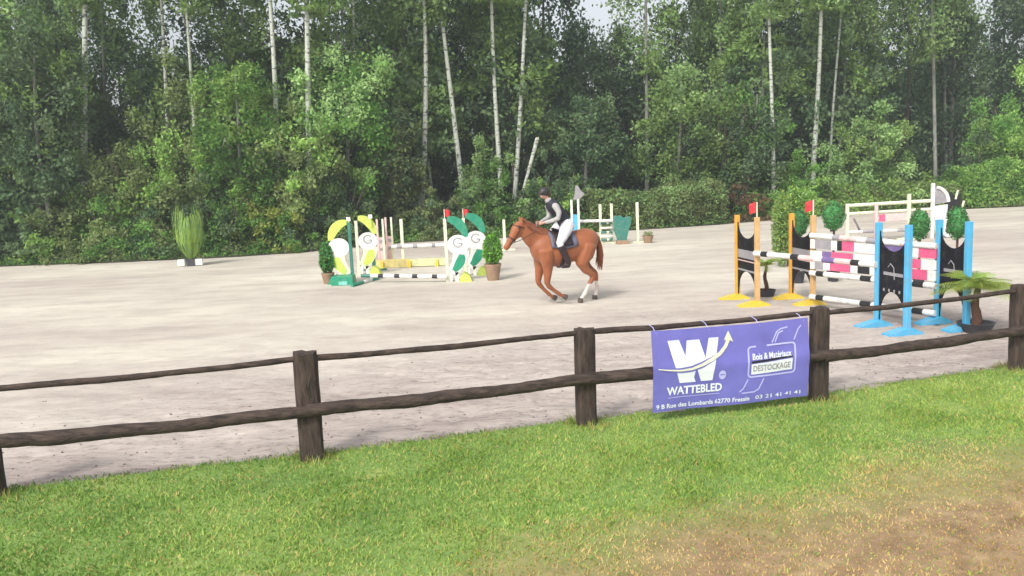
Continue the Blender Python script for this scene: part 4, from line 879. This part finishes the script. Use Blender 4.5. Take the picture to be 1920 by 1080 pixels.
mb = MB(); mb.ell((.395, 0, 2.42), (.125, .098, .105), 18, 12); mb.ell((.49, 0, 2.415), (.06, .075, .014)); fuse(mb, 'helmet', M['helmet'], rider, 0.012, 2)
mb = MB(); mb.ell((.31, 0, 2.335), (.045, .055, .06)); mb.build('hair', M['hair'], rider, smooth=True)
mb = MB()
for sg in (-1, 1): mb.ell((.493, sg * .03, 2.395), (.008, .012, .007), 8, 6)
mb.box((.487, 0, 2.33), (.01, .04, .007)); mb.build('face_features', M['hair'], rider)

# ------------------------------------------------------------------ trees
def crown_mesh(name, seed, kind, n_leaf, size, mats_n=2):
    g = np.random.default_rng(seed); C = []; O = []; mi = []
    if kind == 'birch':       # unit: height 1 from z 0..1, half width about 0.2; hanging twigs
        ncl = 105; zz = g.uniform(0.0, 1, ncl) ** 0.9; ww = 0.21 * np.sin(np.pi * np.clip(zz * 0.82 + 0.16, 0, 1)) ** 0.7
        a = g.uniform(0, 2 * np.pi, ncl); r = np.sqrt(g.uniform(0.05, 1, ncl)) * ww
        cc = np.stack([r * np.cos(a), r * np.sin(a), zz], -1); sx_ = np.array([0.028, 0.028, 0.045]); k = n_leaf // ncl
        for i in range(ncl):
            nn = int(k * g.uniform(0.4, 1.6)); p = g.normal(size=(nn, 3)) * sx_ * g.uniform(0.6, 1.3); p[:, 2] -= np.abs(g.normal(size=nn)) * 0.035; C.append(cc[i] + p); mi.append(np.full(nn, 1 if g.random() < 0.35 else 0))
    elif kind == 'broad':     # unit sphere-like crown, z 0..1, half width 0.42
        ncl = 105; d = g.normal(size=(ncl, 3)); d /= np.linalg.norm(d, axis=1, keepdims=True); r = g.uniform(0.25, 1, ncl) ** 0.45; lob = 1 + 0.22 * np.sin(3 * np.arctan2(d[:, 1], d[:, 0]) + seed) * np.cos(4 * d[:, 2] + seed)
        cc = d * (r * lob)[:, None] * np.array([0.42, 0.42, 0.5]) + np.array([0, 0, 0.5]); k = n_leaf // ncl
        for i in range(ncl):
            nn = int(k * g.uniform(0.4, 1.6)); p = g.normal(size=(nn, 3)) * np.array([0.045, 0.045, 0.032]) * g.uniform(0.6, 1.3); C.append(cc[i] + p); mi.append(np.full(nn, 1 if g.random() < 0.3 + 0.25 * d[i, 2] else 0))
    elif kind == 'bush':      # dome reaching the ground with arching sprays
        ncl = 100; d = g.normal(size=(ncl, 3)); d[:, 2] = np.abs(d[:, 2]); d /= np.linalg.norm(d, axis=1, keepdims=True); r = g.uniform(0.15, 1, ncl) ** 0.5; lob = 1 + 0.25 * np.sin(4 * np.arctan2(d[:, 1], d[:, 0]) + seed * 2) 
        cc = d * (r * lob)[:, None] * np.array([0.5, 0.5, 0.95]); cc[:, 2] += 0.02; k = n_leaf // ncl
        for i in range(ncl):
            nn = int(k * g.uniform(0.4, 1.6)); t = g.uniform(-1, 1, nn); dr = d[i] * np.array([1, 1, .4]) + g.normal(size=3) * 0.4; p = g.normal(size=(nn, 3)) * 0.035 + np.outer(t, dr) * 0.06; p[:, 2] -= 0.05 * t * t; C.append(cc[i] + p); mi.append(np.full(nn, 1 if g.random() < 0.35 else 0))
    elif kind == 'conifer':   # drooping tiers
        for t in range(26):
            z = t / 26; w_ = 0.25 * (1 - z) ** 0.8 + 0.012
            for a in g.uniform(0, 2 * np.pi, 9):
                nn = int(n_leaf / 26 / 9 * (1.5 - z)); s = g.uniform(0.1, 1, nn) ** 0.8; p = np.stack([np.cos(a) * s * w_, np.sin(a) * s * w_, z - 0.07 * s * s + 0 * s], -1) + g.normal(size=(nn, 3)) * np.array([0.018, 0.018, 0.010]); C.append(p); mi.append(np.full(nn, 1 if g.random() < 0.25 else 0))
    C = np.concatenate(C); C[:, 2] = np.maximum(C[:, 2], 0.0); mi = np.concatenate(mi)
    return C, mi
_proto = {}
def crown(kind, var, H, W, size, n_leaf, mats, seed):
    # real-size crown, cached by key so copies share mesh data
    key = (kind, var, round(H, 1), round(W, 1), tuple(m.name for m in mats))
    if key not in _proto:
        C, mi = crown_mesh('c', seed, kind, n_leaf, size); wu = {'birch': 0.42, 'broad': 0.84, 'bush': 1.0, 'conifer': 0.5}[kind]; C = C * np.array([W / wu, W / wu, H])
        g = np.random.default_rng(seed + 99); me = quads_mesh('crown', leaves(g, C, size, 0.55, 0.9 if kind in ('birch', 'conifer') else 0.25), mi)
        for m_ in mats: me.materials.append(m_)
        _proto[key] = me
    return _proto[key]
def put(name, me, parent, z=0.0, rz=0.0, tilt=(0, 0)):
    o = bpy.data.objects.new(name, me); col.objects.link(o); o.parent = parent; o.location = (tilt[0], tilt[1], z); o.rotation_euler = (0, 0, rz); return o
def tree(name, base, top, r0, bark, label, cat, group, kind, cz, cH, cW, mats, seed, n_leaf=9000, size=0.17, curve=0.0, limbs=9):
    """base/top: world points of the trunk axis. Crown from height cz."""
    o = empty(name, (base.x, base.y, 0), 0, label, cat, group); g = random.Random(seed); d = top - base; H = top.z; pts = []; rad = []
    bend = Vector((g.uniform(-1, 1), g.uniform(-1, 1), 0)) * 0.12; N = 14
    for i in range(N + 1):
        t = i / N; p = d * t + bend * math.sin(math.pi * t * 1.5 + seed) + Vector((curve * math.sin(math.pi * t), 0, 0)); p.z = H * t - (0.1 if i == 0 else 0); pts.append(p); rad.append(r0 * (1 - 0.75 * t) + (0.25 * r0 if i == 0 else 0) + 0.008)
    mb = MB(); mb.tube(pts, rad, 9)
    for k in range(limbs):
        t = g.uniform(max(0.3, cz / H * 1.08), 0.95); p = d * t; j = min(N, int(t * N)); p = pts[j]; a_ = g.uniform(0, 6.28); ln = (1.1 - t) * cW * 0.9 * g.uniform(0.6, 1.2); up = g.uniform(0.3, 1.0)
        q = [p, p + Vector((math.cos(a_) * ln * .4, math.sin(a_) * ln * .4, ln * .45 * up)), p + Vector((math.cos(a_) * ln * .8, math.sin(a_) * ln * .8, ln * .7 * up)), p + Vector((math.cos(a_) * ln, math.sin(a_) * ln, ln * .55 * up))]
        mb.tube(q, [rad[j] * .34, rad[j] * .22, rad[j] * .12, 0.005], 5)
    mb.build('trunk', bark, o, smooth=True)
    me = crown(kind, seed % 4, cH, cW, size, n_leaf, mats, seed % 4 + {'birch': 100, 'broad': 200, 'bush': 300, 'conifer': 400}[kind])
    mid = d * min(0.98, (cz + cH * 0.5) / H); put('crown', me, o, cz, g.uniform(0, 6.28), (mid.x, mid.y)); return o
PB = [L['birch1'], L['birch2']]; PD = [L['dark1'], L['dark2']]; PM = [L['dark2'], L['birch1']]; PG = [L['bush1'], L['bush2']]; PO = [L['olive1'], L['bush2']]
# visible birch trunks: base px, top px (on photo), depth beyond arena edge, radius, description
def gY(px, extra): 
    x = 0.0; Y = 36.0
    for _ in range(4): x = (px - 960) / F * Y; Y = float(edge_y(x)) + extra
    return Y
BT = [
 (34, 380, 30, 0, 3.0, .10, 'white birch trunk at the far left edge of the wood'),
 (160, 430, 157, 60, 2.4, .17, 'thick pale birch trunk left of the dark gap at left'),
 (206, 420, 198, 60, 7, .10, 'thin grey birch standing in the dark gap at left'),
 (316, 400, 302, 40, 4, .11, 'pale birch above the tall potted grass'),
 (366, 400, 350, 20, 3.2, .09, 'slim birch just right of the one above the potted grass'),
 (455, 400, 450, 40, 5.5, .09, 'slim grey birch half buried in leaves left of the brightest birch'),
 (520, 400, 503, 0, 2.6, .15, 'pale leaning birch left of the brightest white trunk'),
 (586, 420, 573, 0, 2.4, .17, 'brightest white birch trunk, left of centre in the wood'),
 (664, 420, 660, 0, 8, .10, 'thin white birch directly above the pink jump stands'),
 (745, 425, 742, 0, 5.5, .11, 'grey birch left of the tall curved cream birch'),
 (787, 412, 781, 0, 3.0, .16, 'tall curved cream birch rising above the white striped pole'),
 (815, 408, 795, 250, 5.0, .08, 'young thin birch between the cream and the leaning birch'),
 (872, 402, 828, 40, 3.5, .15, 'pale birch leaning left above the red flags'),
 (905, 400, 898, 180, 8, .08, 'thin grey birch right of the leaning birch'),
 (926, 400, 926, 150, 6.5, .10, 'grey birch close beside the tall white pair of trunks'),
 (940, 402, 924, 0, 4.0, .14, 'tall white birch left of the rider'),
 (962, 405, 985, 0, 4.2, .14, 'tall pale birch leaning right, above the horse head'),
 (1213, 400, 1210, 0, 7, .13, 'bluish grey birch deep in the wood right of the rider'),
 (1356, 400, 1352, 0, 7, .12, 'grey birch above the left orange stand, left of a pair'),
 (1374, 400, 1362, 30, 8, .10, 'thin grey birch, right of the pair above the left orange stand'),
 (1447, 395, 1443, 0, 1.2, .12, 'slim white birch left of the tallest right hand trunk'),
 (1524, 390, 1535, 0, 3.0, .16, 'long straight white birch rising above the right orange stand'),
 (1553, 385, 1568, 130, 5.0, .09, 'thin crooked birch right of the long straight white trunk'),
 (1585, 385, 1600, 100, 7.0, .09, 'faint grey birch left of the round shrub'),
 (1755, 375, 1747, 30, 5.0, .12, 'grey birch between the round shrub and the bright right bush'),
 (1775, 372, 1772, 0, 9.0, .11, 'dim birch deep behind the right hand hedge'),
]
for i, (bx, by, tx, ty, ex_, r_, lab) in enumerate(BT):
    Y = gY(bx, ex_); b0 = atY(bx, by, Y); t0 = atY(tx, ty, Y); d_ = t0 - b0; k = (-b0.z) / d_.z; b1 = b0 + d_ * k; b1.z = 0; Ht = 14.5 + (i * 37 % 10) * 0.25; t1 = b0 + d_ * ((Ht - b0.z) / d_.z)
    if lab.startswith('young'): t1 = b0 + d_ * ((7.5 - b0.z) / d_.z)
    cz = (6.8 + (i * 53 % 10) * 0.22) + (2.0 if ex_ <= 4.5 else 0) if not lab.startswith('young') else 4.0
    tree('birch_tree', b1, t1, r_ * 0.82, M['birch'] if 'grey' not in lab and 'dim' not in lab and 'faint' not in lab else M['gbark'], lab, 'birch tree', 'birch trees of the wood', 'birch', cz, t1.z - cz + 0.6, 4.0 if ex_ > 3.5 else 3.2, PB, i, 7500, 0.20, curve=0.35 if 'curved' in lab else (0.12 if 'crooked' in lab else 0.03))
# broken leaning stem near the rider
o = empty('leaning_stump', atY(975, 405, gY(975, 2)), 0, 'short pale broken birch stem leaning right above the rider', 'birch stem'); o.location.z = 0
pA = atY(968, 405, gY(975, 2)); pB = atY(1008, 258, gY(975, 2)); mb = MB(); g0 = Vector((o.location.x, o.location.y, 0)); mb.tube([pA - g0 + (pA - pB) * 0.35, pA - g0, (pA + pB) / 2 - g0, pB - g0], [.07, .06, .065, .085], 8); mb.build('trunk', M['birch'], o, smooth=True)

# mid-size leafy trees and bushes, front rows: (px, extra depth, height, width, kind, palette, label)
MT = [
 (-60, 1.0, 9.5, 5.0, 'conifer', PD, 'tall dark conifer leaving the left edge of the picture'),
 (24, 0.8, 7.2, 4.2, 'conifer', [L['dark2'], L['birch1']], 'tall green conifer at the left edge, in front of a thin white trunk'),
 (84, 0.6, 9.0, 3.8, 'broad', [L['dark2'], L['birch1']], 'dense green tree beside the thick pale birch'),
 (124, 0.8, 3.0, 3.8, 'bush', PO, 'olive yellow bush at the left end of the sand'),
 (20, 0.6, 2.0, 3.4, 'bush', [L['dark2'], L['bush1']], 'dark bush in the left corner of the arena edge'),
 (215, 0.8, 2.6, 3.8, 'bush', [L['bush1'], L['olive1']], 'leafy bush left of the potted grass'),
 (265, 1.6, 5.2, 4.2, 'bush', PO, 'arching yellow green bush above the dark shrubs at left'),
 (300, 0.7, 2.2, 3.4, 'bush', [L['dark1'], L['bush1']], 'dark shrub directly behind the potted grass'),
 (370, 2.2, 6.8, 4.6, 'bush', PO, 'tall leafy thicket rising behind the potted grass'),
 (420, 0.9, 2.8, 3.8, 'bush', [L['dark2'], L['bush1']], 'green bush right of the potted grass'),
 (450, 1.6, 7.4, 3.6, 'broad', PG, 'tall light green tree left of the brightest birch'),
 (505, 0.7, 2.6, 3.0, 'bush', [L['bush1'], L['yell']], 'bright yellow green bush left of the green jump'),
 (545, 1.2, 5.4, 3.6, 'broad', PO, 'light green tree under the brightest birch'),
 (575, 0.9, 2.4, 3.4, 'bush', [L['dark2'], L['bush1']], 'dark green bush behind the left potted conifer'),
 (650, 1.8, 8.0, 4.4, 'broad', [L['bush1'], L['birch2']], 'dense rounded tree behind the lime jump stand'),
 (640, 0.9, 3.0, 3.4, 'bush', PM, 'dark bush behind the lime crests'),
 (735, 1.6, 5.4, 2.8, 'broad', [L['olive1'], L['dark2']], 'greyish green tree behind the pink stands'),
 (810, 0.8, 1.9, 2.9, 'bush', [L['olive1'], L['dark2']], 'low olive hedge bush behind the white striped pole'),
 (915, 1.2, 3.6, 3.2, 'bush', [L['bush1'], L['birch2']], 'spiky mid green bush behind the tan pot conifer'),
 (1040, 1.2, 3.2, 3.0, 'bush', [L['dark2'], L['bush2']], 'green bush just behind the rider'),
 (880, 0.8, 1.6, 2.5, 'bush', PM, 'low dark bush behind the emerald crests'),
 (985, 0.8, 1.7, 2.6, 'bush', [L['dark1'], L['bush1']], 'low dark bush behind the horse head'),
 (1100, 2.8, 6.0, 3.4, 'broad', PD, 'dark rounded tree behind the blue and white stand'),
 (1270, 2.6, 7.0, 4.2, 'broad', [L['birch1'], L['birch2']], 'light weeping tree above the olive hedge'),
 (1360, 1.3, 6.5, 4.6, 'bush', [L['dark2'], L['birch1']], 'large grey green tree left of the slim white birch'),
 (1410, 1.4, 6.2, 3.0, 'broad', [L['dark2'], L['bush1']], 'dense tree surrounding the slim white birch'),
 (1385, 0.5, 2.0, 3.4, 'bush', [L['rust'], L['bush1']], 'reddish green bush behind the left orange stand'),
 (1640, 0.9, 4.6, 4.6, 'bush', [L['birch1'], L['birch2']], 'round grey green shrub in the clearing at right'),
 (1500, 1.0, 2.6, 3.8, 'bush', PG, 'green bush behind the right orange stand'),
 (1912, 0.9, 6.0, 4.6, 'bush', [L['bush1'], L['bush2']], 'bright green bush at the right edge of the picture'),
 (1840, 1.5, 3.6, 3.4, 'bush', PM, 'dark bush left of the bright bush at the right edge'),
 (2060, 1.2, 5.2, 5.5, 'bush', PG, 'bright bush beyond the right edge of the picture'),
]
for i, (px, ex_, H_, W_, kd, pal, lab) in enumerate(MT):
    Y = gY(px, ex_ + (0.5 * W_ * 0.5 if kd == 'bush' else 0.8)); x_ = (px - 960) / F * Y; b0 = Vector((x_, Y, 0))
    # correct for the roll: lateral position of a point at mid height
    mid = atY(px, 360, Y); b0.x = mid.x
    if kd == 'bush':
        o = empty('bush', b0, 0, lab, 'bush', 'bushes at the edge of the wood'); mb = MB(); g = random.Random(i)
        for k in range(7):
            a_ = g.uniform(0, 6.28); mb.tube([(0.1 * math.cos(a_), 0.1 * math.sin(a_), -0.05), (W_ * .15 * math.cos(a_), W_ * .15 * math.sin(a_), H_ * .45), (W_ * .3 * math.cos(a_), W_ * .3 * math.sin(a_), H_ * .8)], [.05, .035, .01], 5)
        mb.build('stems', M['bark'], o); nl = int(min(26000, 1300 * W_ * H_)); me = crown('bush', i % 5, H_, W_, 0.13 if H_ < 4 else 0.16, nl, pal, 300 + i % 5); put('foliage', me, o, 0.0, 0)
    elif kd == 'conifer': tree('conifer_tree', b0, b0 + Vector((0.1, 0, H_ + 2)), .16, M['bark'], lab, 'conifer', 'conifers at the left', 'conifer', 0.5, H_ + 2, W_, pal, i, 15000, 0.20, limbs=3)
    else: tree('broadleaf_tree', b0, b0 + Vector((0.2, 0, H_ * 0.9)), .10, M['gbark'], lab, 'tree', 'leafy trees at the edge of the wood', 'broad', H_ * 0.16, H_ * 0.86, W_, pal, i, int(min(16000, 420 * W_ * H_)), 0.17, limbs=6)
# low hedges right
def hedge(pa, pb, ex_, h, dpt, pal, label, seed, n_):
    g = np.random.default_rng(seed); Ya, Yb = gY(pa, ex_), gY(pb, ex_); A_ = atY(pa, 400, Ya); B_ = atY(pb, 400, Yb); A_.z = B_.z = 0; d_ = B_ - A_; ln = d_.length; t = g.uniform(0, 1, n_); v = g.uniform(0, 1, n_); w_ = g.uniform(-1, 1, n_)
    hh = h * (0.8 + 0.45 * vnoise(t * ln, t * 0, 0.7, seed)); z = v ** 0.8 * hh; wd = dpt * np.sqrt(np.clip(1.02 - (v ** 3), 0, 1)) * (0.8 + 0.5 * vnoise(t * ln, z, 1.2, seed + 1)); r_ = np.sign(w_) * np.abs(w_) ** 0.4
    dx = np.array([d_.x, d_.y, 0]) / ln; ny = np.array([-dx[1], dx[0], 0]); C = np.outer(t * ln, dx) + np.outer(r_ * wd / 2, ny); C[:, 2] = z; C += g.normal(size=C.shape) * 0.05
    o = empty('hedge', A_, 0, label, 'hedge', 'hedges along the far side of the arena'); me = quads_mesh('foliage', leaves(g, C, 0.13, 0.55, 0.1), (vnoise(C[:, 0], C[:, 2] * 2, 1.6, seed + 5) + g.normal(size=n_) * 0.12 > 0.55).astype(int)); link('foliage', me, pal, o)
    mb = MB()
    for k in range(int(ln / 0.8)):
        p = Vector((dx[0], dx[1], 0)) * (0.4 + k * 0.8); mb.tube([p, p + Vector((g.uniform(-.2, .2), 0, h * 0.8))], 0.025, 5)
    mb.build('stems', M['bark'], o)
hedge(1098, 1350, 0.9, 1.65, 1.5, [L['olive1'], L['birch2']], 'pale olive hedge between the horse and the orange stands', 1, 26000)
hedge(1560, 1790, 0.9, 1.30, 1.5, PO, 'low brownish green hedge behind the cream railed jump', 2, 22000)
hedge(1785, 2150, 0.9, 2.1, 1.8, PG, 'tall bright green hedge at the right end of the arena', 3, 42000)
# deeper wood: dark trees
random.seed(77); k = 0
LM = ['beyond the left edge', 'at the left edge of the wood', 'over the leftmost white trunk', 'over the thick pale birch', 'over the dark gap at left', 'over the tall potted grass', 'over the thicket by the potted grass', 'over the leaning birch at left', 'over the brightest white birch', 'over the lime jump stand', 'over the pink jump stands', 'over the curved cream birch', 'over the red flags', 'over the tan pot conifer', 'over the horse head', 'over the rider', 'over the blue and white stand', 'over the teal stand', 'over the small brown pot', 'over the olive hedge', 'over the olive hedge end', 'over the left orange stand', 'over the slim white birch', 'over the right orange stand', 'over the large round topiary', 'over the round shrub', 'over the left blue stand', 'over the right blue stand', 'over the potted palm', 'over the bright right bush', 'at the right edge of the wood', 'beyond the right edge']
LX = [-150, 0, 50, 150, 230, 355, 430, 505, 575, 640, 715, 787, 850, 925, 975, 1015, 1080, 1165, 1215, 1290, 1340, 1400, 1445, 1505, 1565, 1630, 1680, 1785, 1830, 1880, 1960, 2100]
GAPS = ((200, 340), (520, 590), (1080, 1230), (1740, 1900))
_used = set()
def LI(px, row):
    for j in sorted(range(len(LX)), key=lambda j: abs(LX[j] - px)):
        if (row, j) not in _used: _used.add((row, j)); return j
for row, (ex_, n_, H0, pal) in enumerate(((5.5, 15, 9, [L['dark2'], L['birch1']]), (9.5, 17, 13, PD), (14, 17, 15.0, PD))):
    for i in range(n_):
        px = -150 + 2300 * (i + 0.5 * (row % 2) + random.uniform(-.25, .25)) / n_; 
        if row == 0 and (150 < px < 300 or 1080 < px < 1240 or 1650 < px < 1830): continue
        Y = gY(px, ex_ + random.uniform(-1, 1)); mid = atY(px, 200, Y); H_ = H0 * random.uniform(0.85, 1.12); k += 1
        if row and any(a < px < b_ for a, b_ in GAPS): H_ *= 0.68 if px < 1700 else 0.85
        kd = 'broad' if random.random() < 0.55 else 'birch'
        W_ = random.uniform(4.2, 6.0) if kd == 'broad' else random.uniform(3.8, 5)
        b0 = Vector((mid.x, Y, 0)); H_ = round(H_); W_ = round(W_ * 2) / 2; c0 = H_ * (0.10 if row else 0.28)
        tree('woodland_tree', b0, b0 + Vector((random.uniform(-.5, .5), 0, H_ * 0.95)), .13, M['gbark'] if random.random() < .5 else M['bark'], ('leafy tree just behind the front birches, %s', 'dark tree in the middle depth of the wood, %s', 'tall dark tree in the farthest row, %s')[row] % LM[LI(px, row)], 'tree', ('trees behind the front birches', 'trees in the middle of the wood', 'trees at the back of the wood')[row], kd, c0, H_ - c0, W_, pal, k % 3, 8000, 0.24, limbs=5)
# far mass of the wood
g = np.random.default_rng(9); n_ = 120000; px = g.uniform(-60, 70, n_); z = g.uniform(0, 1, n_) ** 1.1; top = 12.0 + 6.5 * (vnoise(px, px * 0, 0.13, 61, 3) - 0.4); yy = edge_y(px) + 21 + g.uniform(0, 9, n_); sxp = 960 + F * px / yy
for a, b_ in GAPS: top = top * (1 - (0.40 if a < 1700 else 0.22) * np.exp(-((sxp - (a + b_) / 2) / (0.62 * (b_ - a))) ** 4) * (0.6 + 0.8 * vnoise(sxp, sxp * 0, 0.03, 5)))
zz = z * top; cl_ = vnoise(px + yy * 3, zz, 0.45, 62, 3); kp = cl_ > 0.26 + 0.44 * z ** 2.2
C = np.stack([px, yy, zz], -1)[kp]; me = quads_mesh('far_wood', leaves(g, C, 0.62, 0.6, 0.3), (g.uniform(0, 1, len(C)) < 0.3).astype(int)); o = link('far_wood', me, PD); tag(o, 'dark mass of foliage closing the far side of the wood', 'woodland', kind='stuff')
# undergrowth strip at the foot of the trees
n_ = 60000; px = g.uniform(-35, 45, n_); yy = edge_y(px) + 0.1 + g.exponential(2.2, n_); hh = (0.25 + 0.9 * vnoise(px, yy, 0.5, 71)) * np.clip((yy - edge_y(px)) / 1.2, 0.15, 1); C = np.stack([px, yy, g.uniform(0, 1, n_) * hh + 0.03], -1)
me = quads_mesh('undergrowth', leaves(g, C, 0.13, 0.4, -0.4), (vnoise(px, yy, 0.4, 72) > 0.55).astype(int)); o = link('undergrowth', me, [L['bush1'], L['olive1']]); tag(o, 'low weeds and grass along the edge of the wood', 'undergrowth', kind='stuff')

# ------------------------------------------------------------------ damp air
hz = bpy.data.materials.new('damp_air'); hz.use_nodes = True; nn_ = hz.node_tree; nn_.nodes.remove(nn_.nodes['Principled BSDF'])
pv = nn_.nodes.new('ShaderNodeVolumePrincipled'); pv.inputs['Color'].default_value = (0.86, 0.93, 0.95, 1); pv.inputs['Density'].default_value = HAZE; pv.inputs['Anisotropy'].default_value = 0.2
nn_.links.new(pv.outputs[0], nn_.nodes['Material Output'].inputs['Volume'])
mb = MB(); mb.box((0, 560, 11.5), (1900, 1300, 25.1)); o = mb.build('haze', hz); tag(o, 'thin pale damp air over the arena and wood', 'haze', kind='stuff')
